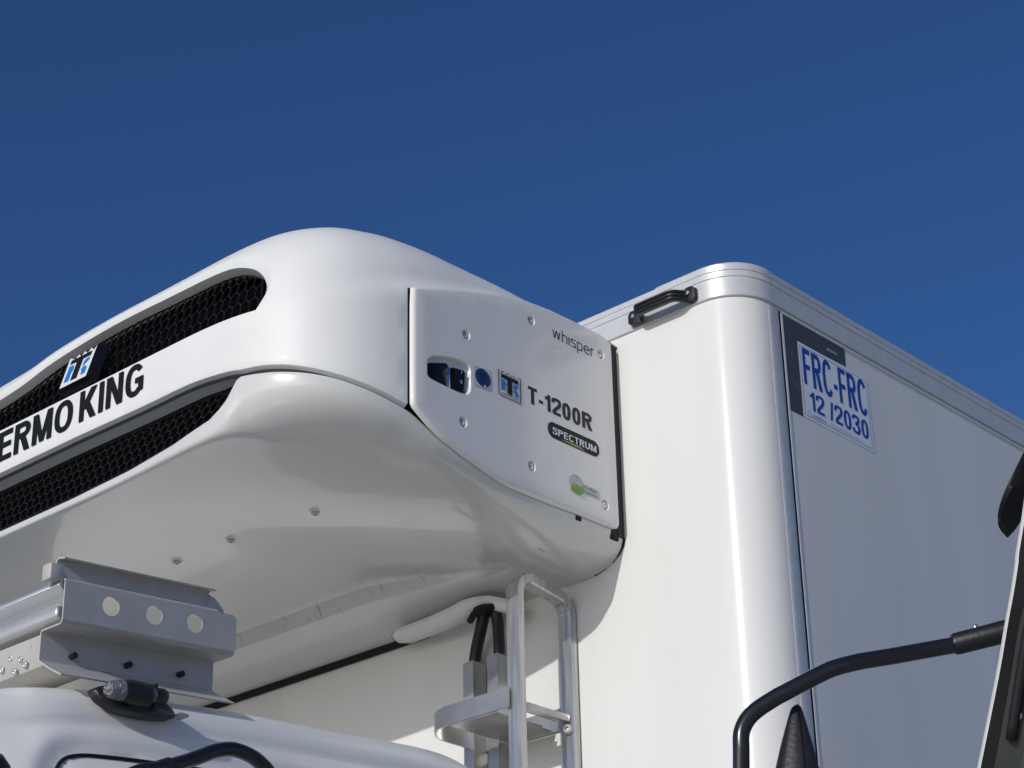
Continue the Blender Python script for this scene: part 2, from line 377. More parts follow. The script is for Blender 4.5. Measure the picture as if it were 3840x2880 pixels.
def rail(name, pts, m='alu', top=0.):
    pr = [(-.010, 3.957), (.004, 3.957), (.006, 3.959), (.006, 4.0045), (.0030, 4.0060), (.0030, 4.0085), (.006, 4.0100), (.006, 4.0225), (.0030, 4.024), (.0030, 4.0265), (.0055, 4.028),
          (.0065, 4.040+top), (.001, 4.0455+top), (-.012, 4.047+top), (-.05, 4.047+top), (-.05, 3.957)]
    V = []; F = []; k = len(pr)
    for (x, y, nx, ny) in pts:
        for o_, z in pr: V.append((x+nx*o_, y+ny*o_, z))
    for i in range(len(pts)-1):
        for j in range(k): F.append((i*k+j, i*k+(j+1) % k, (i+1)*k+(j+1) % k, (i+1)*k+j))
    F += [tuple(range(k)), tuple(range((len(pts)-1)*k, len(pts)*k))[::-1]]
    return mkt(name, V, F, m, parent=cargo, smooth=True, sharp=28)
rail('front_rail', [(-WB, 0, 0, -1), (-.245, 0, 0, -1)])
arc = [(-.245, 0, 0, -1), (-RC, 0, 0, -1)]+[(-RC+RC*math.cos(t), RC+RC*math.sin(t), math.cos(t), math.sin(t)) for t in [R(-90+90*i/24) for i in range(1, 25)]]+[(0, RC+.012, 1, 0)]
rail('corner_rail', arc, top=.003)
rail('side_rail', [(0, RC+.014, 1, 0), (0, LEN, 1, 0)])
v, f = poly([(-WB, .02, 4.045), (-.1, .02, 4.045), (-.02, .1, 4.045), (-.02, LEN, 4.045), (-WB, LEN, 4.045)])
mkt('roof_panel', v, f, 'box', parent=cargo)
# vertical corner moulding, gap and panel edge trim on the side
prof = [(0, .108), (.0006, .108), (.0016, .111), (.0024, .118), (.0022, .142), (.0012, .148), (0, .149)]
V = [(x, y, z) for z in (ZB0, 3.951) for x, y in prof]; k = len(prof)
F = [(i, i+1, k+i+1, k+i) for i in range(k-1)]+[tuple(range(k, 2*k))]
mkt('corner_moulding', V, F, 'alu', parent=cargo, smooth=True, sharp=50)
v, f = box(0, .0006, .150, .1565, ZB0, 3.951); mkt('rubber_seal', v, f, 'rubber', parent=cargo)
v, f = box(0, .0012, .1575, .1645, ZB0, 3.951); mkt('panel_edge_trim', v, f, 'trim', parent=cargo)
v, f = box(0, .003, .1655, LEN, 3.9475, 3.9515); mkt('panel_edge_trim', v, f, 'trim', parent=cargo)
# dark vinyl L and the sticker
e = .0004
v, f = poly([(e, y, z) for y, z in [(.167, 3.693), (.2175, 3.693), (.2205, 3.893), (.424, 3.898), (.4265, 3.943), (.422, 3.9465), (.167, 3.9465)]])
tape = mkt('vinyl_strip', v, f, 'tape', parent=cargo, label='dark grey L-shaped vinyl patch behind the sticker')
v, f = merge([box(e, e+.001, .349, .388, 3.915, 3.922)]); mkt('reflector', v, f, 'grey', parent=cargo)
def rrect(y0, y1, z0, z1, r, n=5):
    o = []
    for cy, cz, a0 in ((y1-r, z1-r, 0), (y0+r, z1-r, 90), (y0+r, z0+r, 180), (y1-r, z0+r, 270)):
        for i in range(n+1): t = R(a0+90*i/n); o.append((cy+r*math.cos(t), cz+r*math.sin(t)))
    return o
def skew(y, z): return z+.004*(y-.22)/.3*0
st = 'white certificate sticker with blue FRC-FRC 12/2030 lettering'
v, f = poly([(e+.0004, y, z) for y, z in rrect(.2185, .5155, 3.6945, 3.8945, .002)])
stick = mkt('sticker', v, f, 'decal', parent=cargo, label=st)
def frame2(c1, c2, x):  # outline band between two same-length contours
    n = len(c1); return [(x, y, z) for y, z in c1+c2], [(i, (i+1) % n, n+(i+1) % n, n+i) for i in range(n)]
pr = [frame2(rrect(.2255, .5085, 3.7015, 3.8875, .004), rrect(.2267, .5073, 3.7027, 3.8863, .003), e+.0008)]
pr.append(words('FRC-FRC', .112, .068, [(e+.0008, .234, 3.7865), (e+.0008, .503, 3.7865), (e+.0008, .234, 3.8835)]))
pr.append(words('12 /2030', .098, .075, [(e+.0008, .250, 3.7225), (e+.0008, .497, 3.7225), (e+.0008, .250, 3.7725)]))
v, f = merge(pr); mkt('sticker_lettering', v, f, 'blue', parent=cargo)
pr = []
for a, b, z, h in [(.257, .312, 3.7065, .009), (.330, .420, 3.7125, .0018), (.330, .470, 3.7085, .0018), (.330, .45, 3.7055, .0012)]:
    x = a
    while x < b:
        d = random.uniform(.003, .007); hh = h*random.uniform(.5, 1); pr.append(([(e+.0008, x, z), (e+.0008, x+d*.7, z), (e+.0008, x+d*.7, z+hh), (e+.0008, x, z+hh)], [(0, 1, 2, 3)])); x += d
ci = [(.240+.006*math.cos(2*math.pi*i/16), 3.7115+.006*math.sin(2*math.pi*i/16)) for i in range(16)]; c2 = [(.240+.0045*math.cos(2*math.pi*i/16), 3.7115+.0045*math.sin(2*math.pi*i/16)) for i in range(16)]
pr.append(frame2(ci, c2, e+.003))
M['faint'] = mat('faint_blue_print', (.33, .42, .60), .4)
v, f = merge(pr); mkt('sticker_small_print', v, f, 'faint', parent=cargo)
# scratches on the vinyl
v, f = merge([poly([(e+.0004, y, z), (e+.0004, y+.0012, z), (e+.0004, y+.002, z+h), (e+.0004, y+.0008, z+h)]) for y, z, h in [(.186, 3.755, .035), (.196, 3.765, .012), (.2, 3.762, .018), (.208, 3.757, .03), (.1755, 3.93, .002), (.1755, 3.906, .002)]])
mkt('scratch_marks', v, f, 'grey', parent=cargo, kind='stuff')

# grab handle on the front rail
hb = []
def hsec(x, yb, yf, z0, z1):   # ribbed bar section in (y,z)
    zm = (z0+z1)/2; d = yf-yb
    return [(x, yb, z0), (x, yf-d*.25, z0), (x, yf, z0+(z1-z0)*.16), (x, yf, z0+(z1-z0)*.30), (x, yf-d*.3, z0+(z1-z0)*.38), (x, yf, z0+(z1-z0)*.46),
            (x, yf, z0+(z1-z0)*.62), (x, yf-d*.3, z0+(z1-z0)*.70), (x, yf, z0+(z1-z0)*.78), (x, yf, z0+(z1-z0)*.9), (x, yf-d*.25, z1), (x, yb, z1)]
secs = [(-.292, -.006, -.010, 3.963, 3.992), (-.290, -.006, -.022, 3.963, 3.992), (-.285, -.012, -.042, 3.963, 3.992), (-.279, -.028, -.052, 3.963, 3.992), (-.270, -.042, -.058, 3.963, 3.992),
        (-.215, -.042, -.058, 3.963, 3.992), (-.175, -.042, -.058, 3.963, 3.992), (-.163, -.040, -.056, 3.963, 3.992), (-.153, -.026, -.047, 3.963, 3.992), (-.143, -.012, -.032, 3.963, 3.992), (-.135, -.006, -.018, 3.960, 3.988)]
V = []; F = []
for s_ in secs: V += hsec(*s_)
k = 12
for i in range(len(secs)-1):
    for j in range(k): F.append((i*k+j, i*k+(j+1) % k, (i+1)*k+(j+1) % k, (i+1)*k+j))
F += [tuple(range(k)), tuple(range((len(secs)-1)*k, len(secs)*k))[::-1]]
parts = [(V, F)]
for x0, x1 in ((-.322, -.286), (-.150, -.118)):
    c = [(x0, 3.970), (x0+.008, 3.963), (x1-.004, 3.963), (x1, 3.970), (x1, 3.994), (x1-.008, 4.0), (x0+.008, 4.0), (x0, 3.992)]
    n = len(c); parts.append(([(x, -.008, z) for x, z in c]+[(x*.999, -.021, z) for x, z in c], [(i, (i+1) % n, n+(i+1) % n, n+i) for i in range(n)]+[tuple(range(n, 2*n))]))
v, f = merge(parts)
handle = mkt('grab_handle', v, f, 'black', parent=cargo, label='black ribbed plastic grab handle under the roof edge'); fixn(handle); bevel(handle, .0015, 2, 40)
def disc(c, ax, r, h, n=16, r2=None):
    """short round head along axis"""
    ax = Vector(ax).normalized(); u = ax.orthogonal().normalized(); w_ = ax.cross(u); c = Vector(c); V = []; F = []
    rings = [(r, 0), (r, h*.5), ((r2 or r*.82), h*.88), ((r2 or r*.82)*.55, h)]
    for rr, hh in rings: V += [c+ax*hh+(u*math.cos(2*math.pi*i/n)+w_*math.sin(2*math.pi*i/n))*rr for i in range(n)]
    for j in range(len(rings)-1):
        for i in range(n): F.append((j*n+i, j*n+(i+1) % n, (j+1)*n+(i+1) % n, (j+1)*n+i))
    m_ = len(rings)-1; k = len(V); V += [c+ax*(h*.55)+(u*math.cos(2*math.pi*i/6)+w_*math.sin(2*math.pi*i/6))*rr for i in range(6) for rr in [r*.4]]
    F.append(tuple(k+i for i in range(6)))
    F += [tuple(m_*n+i for i in range(n))][:0]
    for i in range(n): F.append((m_*n+i, m_*n+(i+1) % n, k+int((i+1)*6/n) % 6, k+int(i*6/n) % 6) if int((i+1)*6/n) % 6 != int(i*6/n) % 6 else (m_*n+i, m_*n+(i+1) % n, k+int(i*6/n) % 6))
    return V, F
for x in (-.306, -.137):
    v, f = disc((x, -.021, 3.9855), (0, -1, 0), .0072, .005); mkt('handle_screw', v, f, 'chrome', parent=cargo, smooth=True, sharp=40)

# --- refrigeration unit ----------------------------------------------------
SM = STOT/2
ZBOT = [(.70, 3.533), (.716, 3.540), (.807, 3.563), (.882, 3.581), (.944, 3.596), (.997, 3.607), (1.053, 3.615), (1.104, 3.618), (1.127, 3.622), (1.17, 3.626), (1.26, 3.632), (1.41, 3.632), (1.7, 3.636), (3, 3.638)]
def zbot(s): return smooth(ZBOT, sm(s))
def sgrid():
    o = []; s = 0.
    while s < STOT-.004: o.append(s); s += .012 if .70 < sm(s) < 1.16 else .02
    return o+[STOT-1e-5]
SG = sgrid()
sA = .7168
vb = lambda s: zbot(s)-zc(s)
low = [(s, vb(s)) for s in SG if s > sA+.004]
outer = [(0, 0)]+[(sA*i/40, 0) for i in range(1, 40)]+[(sA, 0)]+[(sA, vb(sA)*i/12) for i in range(1, 12)]+[(sA, vb(sA))]+low
outer += [(STOT-1e-5, vb(0)+(L-vb(0))*i/20) for i in range(1, 21)]+[(s, L) for s in SG[::-1][1:]]+[(0, L*(1-i/14)) for i in range(1, 14)]
C0h = [(1.066, 0.0), (1.050, .020), (1.036, .046), (1.038, .072), (1.060, .101), (1.110, .132), (1.196, .155), (1.277, .163), (1.42, .168), (1.605, .174), (1.824, .158), (1.92, .142)]
C1h = [(1.078, 0.0), (1.062, .024), (1.052, .046), (1.053, .064), (1.071, .088), (1.110, .113), (1.190, .140), (1.280, .151), (1.42, .158), (1.605, .166), (1.824, .151), (1.92, .134)]
def mirror(P, vend): return P+[(SM, vend)]+[(STOT-a, b) for a, b in P[::-1]]
C1h = [(a+.004*(1-step(1.05, 1.3, a)), max(b-.009*step(0, .05, b), 0)) for a, b in C1h]
def runon(P, k): return P[:-1]+[(1.96, P[-1][1]-.005), (2.10, P[-1][1]-.017), (2.25, P[-1][1]-.020), (2.40, P[-1][1]-.006)]+[(STOT-a, b_) for a, b_ in P[::-1] if a < 1.45]
T0 = cat2(runon(C0h, 0)); T1 = cat2(runon(C1h, 0)); NB = 80
B0 = [(T0[-1][0]+(T0[0][0]-T0[-1][0])*i/NB, 0) for i in range(1, NB)]; B1 = [(T1[-1][0]+(T1[0][0]-T1[-1][0])*i/NB, 0) for i in range(1, NB)]
H0 = T0+B0; H1 = T1+B1
def cr(s, v):      # the hood meets the band on a soft crease
    return U(s, v)
v, f = patch(outer, [H0], cr, .022, .020)
nT = len(T0)
def inset(p, s, d, dz=0.):
    x, y, nx, ny = plann(s); return (p[0]-nx*d, p[1]-ny*d, p[2]+dz)
rings = []
top = lambda i: i < nT
rings.append([U(s, v_) for s, v_ in H0])
rings.append([inset(U(s*.75+s2*.25, v_*.75+w_*.25), s, .002) if top(i) else inset(U(s, 0), s, .003, -.002) for i, ((s, v_), (s2, w_)) in enumerate(zip(H0, H1))])
rings.append([inset(U(s, v_), s, .014) if top(i) else inset(U(s, 0), s, .008, -.003) for i, (s, v_) in enumerate(H1)])
rings.append([inset(U(s, v_), s, .018, -.0015) if top(i) else inset(U(s, 0), s, .02, -.004) for i, (s, v_) in enumerate(H1)])
rings.append([inset(U(s, v_), s, .046, -.010) if top(i) else inset(U(s, 0), s, .055, -.006) for i, (s, v_) in enumerate(H1)])
RV = []; RF = []; n = len(H0)
for r_ in rings: RV += r_
for j in range(len(rings)-1):
    for i in range(n): RF.append((j*n+i, j*n+(i+1) % n, (j+1)*n+(i+1) % n, (j+1)*n+i))
# rolled lower edge and under-lip of the band
LV = []; LF = []
ls = [sA]+[s for s in SG if s > sA+.004]
def lipd(s): return .016+.032*step(1.05, 1.2, sm(s))
for s in ls:
    z = zbot(s); p = U(s, vb(s))
    for d, dz in ((0, 0), (.0012, -.0022), (.004, -.0034), (lipd(s)*.6, -.0034-.15*lipd(s)), (lipd(s), -.0034-.27*lipd(s)), (lipd(s)+.004, .004), (lipd(s)+.004, .05)): LV.append(inset(p, s, d, dz))
for i in range(len(ls)-1):
    for j in range(6): LF.append((i*7+j, i*7+j+1, (i+1)*7+j+1, (i+1)*7+j))
# vertical edge at the seam beside the service panel
EV = []; EF = []
for i in range(13):
    v_ = vb(sA)*i/12; p = U(sA, v_)
    for ds, d in ((0, 0), (-.0025, .0012), (-.004, .004), (-.004, .03)):
        q = U(sA+ds, v_); EV.append(inset(q, sA, d))
for i in range(12):
    for j in range(3): EF.append((i*4+j, (i+1)*4+j, (i+1)*4+j+1, i*4+j+1))
# roof cap
cap_o = [U(s, L) for s in SG]; cxy = [(p[0], p[1]) for p in cap_o]
zt = {i: p[2] for i, p in enumerate(cap_o)}
V, F = merge([(v, f), (RV, RF), (LV, LF), (EV, EF), (cap_o, [tuple(range(len(cap_o)))])])
unit = mkt('refrigeration_unit', V, F, 'gel', smooth=True, label='white swept refrigeration unit shell high on the bulkhead')
fixn(unit, 2e-4); unit.data.set_sharp_from_angle(angle=R(31))

# lower shell (sides, rim and belly)
ZLT = [(0, 3.447), (.185, 3.445), (.33, 3.442), (.41, 3.443), (.45, 3.449), (.487, 3.457), (.55, 3.471), (.618, 3.489), (.66, 3.507), (.70, 3.526), (.72, 3.531), (.805, 3.553), (.888, 3.573), (.95, 3.585), (1.02, 3.5955), (1.08, 3.602), (1.108, 3.604), (1.120, 3.597), (1.133, 3.576), (1.145, 3.559), (1.165, 3.543),
       (1.195, 3.526), (1.312, 3.504), (1.46, 3.490), (1.668, 3.484), (3, 3.484)]
def zl(s): return interp(ZLT, sm(s))
RH = [(0, .15), (.5, .15), (.75, .15), (1.0, .135), (1.09, .10), (1.14, .05), (1.22, .028), (3, .026)]
def rh(s): return smooth(RH, sm(s))
PA = [(-.99, 3.466), (-.9, 3.466), (-.6, 3.470), (-.35, 3.462), (-.22, 3.457), (-.1735, 3.453), (-.1495, 3.421), (-.12, 3.408), (-.06, 3.383), (0, 3.360)]
PB = [(-.99, 3.487), (-.9, 3.487), (-.8, 3.478), (-.7, 3.460), (-.6, 3.435), (-.5, 3.412), (-.4, 3.397), (-.25, 3.383), (-.12, 3.371), (0, 3.360)]
def zb(x, y):
    t = step(-1.15, -.50, max(x, -3.0-x))
    return (interp(PA, y) if y > -.21 else smooth(PA, y))*(1-t)+smooth(PB, y)*t
s0l = .0
SL2 = []; s = 0.
while s < STOT: SL2.append(s); s += .006 if 1.08 < sm(s) < 1.20 else .016
SL2.append(STOT-1e-5)
ws = [0, .02, .06, .12, .19, .26, .34, .42, .5, .58, .66, .74, .82, .89, .94, .975, .993, 1.]
V = []; F = []; nw = len(ws)+3
for s in SL2:
    x, y, nx, ny = plann(s); z0 = zl(s); b0 = .007; fr = step(1.10, 1.20, sm(s)); ex = .80-.38*fr; ez = .86-.40*fr; r_ = rh(s); h1 = .012 if sm(s) > 1.16 else .0
    V += [(x-nx*(b0+.02), y-ny*(b0+.02), z0-.001), (x-nx*(b0+.004), y-ny*(b0+.004), z0), (x-nx*(b0+.001), y-ny*(b0+.001), z0-.0012)]
    for w_ in ws:
        i_ = b0+r_*(1-max(math.cos(w_*math.pi/2), 0)**ex); px, py = x-nx*i_, min(y-ny*i_, 0)
        zt_ = z0-.004; V.append((px, py, zt_+(zb(px, py)-zt_)*math.sin(w_*math.pi/2)**ez))
for i in range(len(SL2)-1):
    for j in range(nw-1): F.append((i*nw+j, i*nw+j+1, (i+1)*nw+j+1, (i+1)*nw+j))
inner = [(V[i*nw+nw-1][0], V[i*nw+nw-1][1]) for i in range(len(SL2))]
close = [(inner[-1][0]+(inner[0][0]-inner[-1][0])*i/90, 0.) for i in range(1, 90)]
def snapy(y):
    for k_ in (-.1735, -.1495):
        if abs(y-k_) < .0054: return k_
    return y
def bpt(x, y):
    t = y if y > -.02 or x > -.60 or x < -2.4 else snapy(y)
    return (x, t, zb(x, t))
bv, bf = patch(inner+close, [], bpt, .024, .0105)
V, F = merge([(V, F), (bv, bf)])
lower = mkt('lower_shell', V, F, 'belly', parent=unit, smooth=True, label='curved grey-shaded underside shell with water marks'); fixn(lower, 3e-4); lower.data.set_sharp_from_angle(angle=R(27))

# dark liner inside the unit
V = []; F = []
for s in SG:
    for d, z in ((.05, zl(s)-.0), (.05, zbot(s)+.03)):
        x, y, nx, ny = plann(s); V.append((x-nx*.05, y-ny*.05, z))
for i in range(len(SG)-1): F.append((2*i, 2*i+1, 2*i+3, 2*i+2))
mkt('inner_liner', V, F, 'dark', parent=unit)
# rubber seal seam between the shells
V = []; F = []; ss = [s for s in SG if .70 < s < STOT-.70]
for s in ss:
    x, y, nx, ny = plann(s); a = zl(s)-.004; b = zbot(s)+.004 if s > sA else zl(s)+.03
    if sm(s) > 1.12: a = b-.02
    for z in (a, b): V.append((x-nx*.013, y-ny*.013, z))
for i in range(len(ss)-1): F.append((2*i, 2*i+1, 2*i+3, 2*i+2))
mkt('seam_seal', V, F, 'rubber', parent=unit)

# hexagonal grilles (real struts)
def honey(name, s0, s1, fn, inside, pw, ph, wd, dp, v0, v1, m='mesh', label=None):
    """pointed hexagons; fn(s,v,depth)->point; struts as thin boxes"""
    V = []; F = []; seen = set()
    def strut(a, b):
        key = (round(a[0]+b[0], 4), round(a[1]+b[1], 4))
        if key in seen: return
        seen.add(key)
        if not (inside(*a) or inside(*b)): return
        dx, dy = b[0]-a[0], b[1]-a[1]; l = math.hypot(dx, dy); ux, uy = -dy/l*wd/2, dx/l*wd/2; k = len(V)
        for p in (a, b):
            for q in (-1, 1):
                for d in (0, dp): V.append(fn(p[0]+ux*q, p[1]+uy*q, d))
        F.extend([(k, k+2, k+6, k+4), (k, k+4, k+5, k+1), (k+2, k+3, k+7, k+6)])
    row = 0; vv = v0
    while vv < v1+ph:
        ss_ = s0+(pw/2 if row % 2 else 0)
        while ss_ < s1+pw:
            h = [(ss_, vv+ph*.62), (ss_+pw/2, vv+ph*.31), (ss_+pw/2, vv-ph*.31), (ss_, vv-ph*.62), (ss_-pw/2, vv-ph*.31), (ss_-pw/2, vv+ph*.31)]
            for i in range(6): strut(h[i], h[(i+1) % 6])
            ss_ += pw
        vv += ph*.93; row += 1
    return mkt(name, V, F, m, parent=unit, kind='stuff', label=label)
gpoly = [(a-.006, b+.012) for a, b in T1[:nT//2]]+[(a+.006, b+.012) for a, b in T1[nT//2:]]
gpoly = gpoly+[(T1[-1][0]+.01, -.03), (T1[0][0]-.01, -.03)]
TT = []
for a_, b_ in T1:
    if not TT or a_ > TT[-1][0]+.001: TT.append((a_, b_))
TT = [(a_, b_) for a_, b_ in TT if a_ < STOT-1.10]+[(STOT-1.09, .07)]
TT = [(a_, b_) for a_, b_ in TT if a_ > 1.062]
def Gf(s, v, d):
    s = min(max(s, 1.072), STOT-1.072)
    v = min(v, interp(TT, s)-.010) if s < 1.974 else min(v, interp(TT, s)-.010)
    return inset(U(s, max(v, -.02)), s, .038+d)
honey('upper_grille', 1.0, STOT-1.0, Gf, lambda s, v: inpoly(s, v, gpoly), .0270, .0280, .0015, .006, -.02, .2, label='gloss black honeycomb grille above the lettering band')
# black backing well behind the upper grille
V = []; F = []; gs = [1.0+(STOT-2.0)*i/80 for i in range(81)]
for s in gs:
    for v_ in (-.03, .05, .1, .15, .19): V.append(inset(U(s, v_), s, .085))
for i in range(80):
    for j in range(4): F.append((i*5+j, i*5+j+1, i*5+6+j, i*5+5+j))
mkt('grille_backing', V, F, 'dark', parent=unit)
# lower grille: sits behind the rim, sloping
def Lf(s, v, d):
    z0 = zl(s)-.012; z1 = zbot(s)+.004; v = max(v, .016); x, y, nx, ny = plann(s); t = (v)/max(z1-z0, .01); z = min(z0+v, z1-.018)
    i_ = .024+.030*min(max(t, 0), 1)+d; return (x-nx*i_, y-ny*i_, z)
honey('lower_grille', 1.10, STOT-1.10, Lf, lambda s, v: 1.125 < sm(s) and -.002 < v < zbot(s)-zl(s)+.02, .0262, .0240, .0020, .008, 0., .17, label='matt black honeycomb grille below the lettering band')
V = []; F = []; fs = [s for s in [1.10+(STOT-2.2)*i/160 for i in range(161)]]
for s in fs:   # black border frame of the lower grille
    x, y, nx, ny = plann(s); a = zl(s)+.001; b = zbot(s)-.015; bb = max(b-a, .002); q = min(.009, bb*.4)
    for z, i_ in ((a-.004, .020), (a+q, .018), (a+q+.001, .030), (b-q, .058), (b-q-.001, .050), (b+.004, .0475)): V.append((x-nx*i_, y-ny*i_, z))
for i in range(160):
    for j in (0, 1, 3, 4): F.append((i*6+j, i*6+j+1, i*6+7+j, i*6+6+j))
mkt('grille_frame', V, F, 'rubber', parent=unit, smooth=True, sharp=40)

# band lettering
e = -.9925
v1 = words('KING', .105, .085, [(-1.176, e, 3.665), (-.944, e, 3.665), (-1.176, e, 3.743)])
v0 = words('THERMO', .105, .085, [(-1.628, e, 3.663), (-1.202, e, 3.663), (-1.628, e, 3.741)])
v, f = merge([v0, v1]); mkt('lettering', v, f, 'ink', parent=unit, label='large black THERMO KING capitals along the front band')

# badge on the upper grille
bo = Vector((-1.2135, -.990, 3.782)); bu = Vector((1, 0, 0)); bvv = Vector((.02, .26, .965)).normalized(); bn = bu.cross(bvv).normalized()*1.0
if bn.y > 0: bn = -bn
def B(u, v, d=0.): return bo+bu*u+bvv*v+bn*d
W2, HB = .050, .093
cw = [(-W2, 0), (W2, 0), (W2+.002, HB)]
zig = []
for i in range(4): zig += [(W2-.006-i*.0235, HB-.013), (W2-.0235-i*.0235+.004, HB-.001-.001*i)]
crown = cw+zig[:-1]+[(-W2-.001, HB-.002)]
n = len(crown)
V = [B(u, v, 0) for u, v in crown]+[B(u, v, -.030) for u, v in crown]
badge = mkt('badge', [B(u*1.10, v*1.04-.002, -.0015) for u, v in crown]+[B(u*1.28+.004, v*1.12-.006, -.022) for u, v in crown], [tuple(range(n))]+[(i, n+i, n+(i+1) % n, (i+1) % n) for i in range(n)], 'gloss', parent=unit, label='square logo badge with white crown outline and blue letters on the grille')
def logo(name, fn, w2, h, parent, zigtop, black, mats=('white', 'cyan', 'ink')):
    o = [mkt(name+'_ground', [fn(u, v, .0006) for u, v in zigtop], [tuple(range(len(zigtop)))], mats[0], parent=parent)]
    Tn = [(-.80, .86), (-.80, .72), (-.27, .71), (-.27, .10), (.22, .10), (.22, .71), (.80, .71), (.80, .86)]
    Hn = [(-.80, .14), (-.80, .66), (-.44, .66), (-.42, .60), (-.36, .56), (-.36, .46), (-.44, .40), (-.44, .14)]
    K1 = [(.38, .40), (.38, .60), (.52, .66), (.80, .66), (.80, .58), (.56, .48)]; K2 = [(.38, .36), (.60, .42), (.80, .34), (.80, .14), (.46, .14), (.46, .28), (.38, .30)]
    def P(pts, d): return [fn(u*w2, v*h, d) for u, v in pts], [tuple(range(len(pts)))]
    v, f = P(Tn, .0014); mkt(name+'_t', v, f, mats[2], parent=parent)
    v, f = P(Hn, .0014); mkt(name+'_h', v, f, mats[1], parent=parent)
    v, f = P(K1[:3]+K1[3:]+[(.42, .40)]+K2[1:], .0014) if 0 else merge([P(K1, .0014), P(K2+[], .0014)]); mkt(name+'_k', v, f, mats[1], parent=parent, kind='stuff')
logo('badge_print', B, W2, HB, unit, crown, True)

# --- service panel on the side --------------------------------------------
XF = -.3675
pt = [(-.7105, 3.822), (-.66, 3.841), (-.60, 3.862), (-.549, 3.879), (-.48, 3.900), (-.41, 3.918), (-.336, 3.933), (-.25, 3.941), (-.16, 3.943), (-.094, 3.942), (-.05, 3.938), (-.033, 3.933), (-.029, 3.925), (-.028, 3.90), (-.028, 3.80), (-.028, 3.70), (-.028, 3.60), (-.028, 3.50), (-.028, 3.455), (-.033, 3.446), (-.045, 3.4425),
      (-.185, 3.441), (-.25, 3.439), (-.33, 3.438), (-.409, 3.438), (-.45, 3.444), (-.487, 3.452), (-.55, 3.466), (-.618, 3.484), (-.66, 3.503), (-.695, 3.524), (-.7075, 3.533), (-.712, 3.541), (-.7125, 3.60), (-.7125, 3.70), (-.7125, 3.78)]
pt = dense(pt, .02)
def shrink(C, d):
    n = len(C); o = []
    ar = sum(C[i][0]*C[(i+1) % n][1]-C[(i+1) % n][0]*C[i][1] for i in range(n)); sg = 1 if ar > 0 else -1
    for i in range(n):
        a = Vector(C[i-1]); b = Vector(C[i]); c = Vector(C[(i+1) % n]); t1 = (b-a).normalized(); t2 = (c-b).normalized(); t = (t1+t2).normalized()
        o.append((b.x-t.y*d*sg, b.y+t.x*d*sg))
    return o
p1 = shrink(pt, .0012); p2 = shrink(pt, .0045); p3 = shrink(pt, .0095)
screws = [(-.546, 3.764), (-.325, 3.883), (-.074, 3.885), (-.559, 3.544), (-.336, 3.508), (-.081, 3.490)]
rs = .0135; dim = [[(y+rs*math.cos(2*math.pi*i/20), z+rs*math.sin(2*math.pi*i/20)) for i in range(20)] for y, z in screws]
rec = [(-.6705, 3.6195), (-.6711, 3.6451), (-.6662, 3.6636), (-.6482, 3.6758), (-.6092, 3.688), (-.5754, 3.694), (-.5494, 3.6937), (-.5332, 3.6839), (-.5324, 3.66), (-.5326, 3.6335), (-.5393, 3.6182), (-.554, 3.6122), (-.5877, 3.6106), (-.63, 3.6118), (-.6610, 3.6139)]
rec = [(p.x, p.y) for p in catmull([(a, b, 0) for a, b in rec+[rec[0]]], 3)][:-1]
def fx(y, z):  # very slight crown so that reflections bend
    return XF+.0004*math.sin((y+.03)/.68*-math.pi)-.0004
v, f = patch(p3, dim+[rec], lambda y, z: (fx(y, z), y, z), .03, .03)
n = len(pt)
BV = [(fx(y, z), y, z) for y, z in p3]+[(XF-.0020, y, z) for y, z in p2]+[(XF-.0055, y, z) for y, z in p1]+[(XF-.009, y, z) for y, z in pt]+[(XF-.0125, y, z) for y, z in pt]
BF = [(j*n+i, j*n+(i+1) % n, (j+1)*n+(i+1) % n, (j+1)*n+i) for j in range(4) for i in range(n)]
parts = [(v, f), (BV, BF)]
for (cy, cz), D_ in zip(screws, dim):
    k = len(D_); V = [(fx(y, z), y, z) for y, z in D_]
    for sc_, dx in ((.93, .001), (.82, .0045), (.70, .0075), (.0, .0078)): V += [(fx(cy, cz)-dx, cy+(y-cy)*sc_, cz+(z-cz)*sc_) for y, z in D_]
    parts.append((V, [(j*k+i, j*k+(i+1) % k, (j+1)*k+(i+1) % k, (j+1)*k+i) for j in range(4) for i in range(k)]))
r1 = shrink(rec, .0015); r2 = shrink(rec, .005); k = len(rec); rc = (-.60, 3.65)
V = [(fx(y, z), y, z) for y, z in rec]+[(XF-.002, y, z) for y, z in r1]+[(XF-.014, y, z) for y, z in r2]
F = [(j*k+i, j*k+(i+1) % k, (j+1)*k+(i+1) % k, (j+1)*k+i) for j in range(2) for i in range(k)]+[tuple(2*k+i for i in range(k))]
parts.append((V, F))
v, f = merge(parts); panel = mkt('service_panel', v, f, 'panel', parent=unit, smooth=True, label='light grey-white side access panel with six recessed screws'); fixn(panel, 1e-5); panel.data.set_sharp_from_angle(angle=R(35))
for i, (y, z) in enumerate(screws):
    v, f = disc((XF-.0085, y, z), (1, 0, 0), .0078, .0062, 18); mkt('screw', v, f, 'chrome', parent=unit, smooth=True, sharp=38)
def plate(C, x0, x1):
    n = len(C); return [(x1, y, z) for y, z in C]+[(x0, y, z) for y, z in C], [tuple(range(n))]+[(i, n+i, n+(i+1) % n, (i+1) % n) for i in range(n)]
la = [(-.6632, 3.6504), (-.6590, 3.6545), (-.6057, 3.6728), (-.5995, 3.6700), (-.5985, 3.6658), (-.6045, 3.6140), (-.6560, 3.6158), (-.6632, 3.6190)]
v, f = plate(la, XF-.016, XF-.005); o = mkt('latch', v, f, 'gloss', parent=unit, label='black push latch in the panel recess'); bevel(o, .0018, 2)
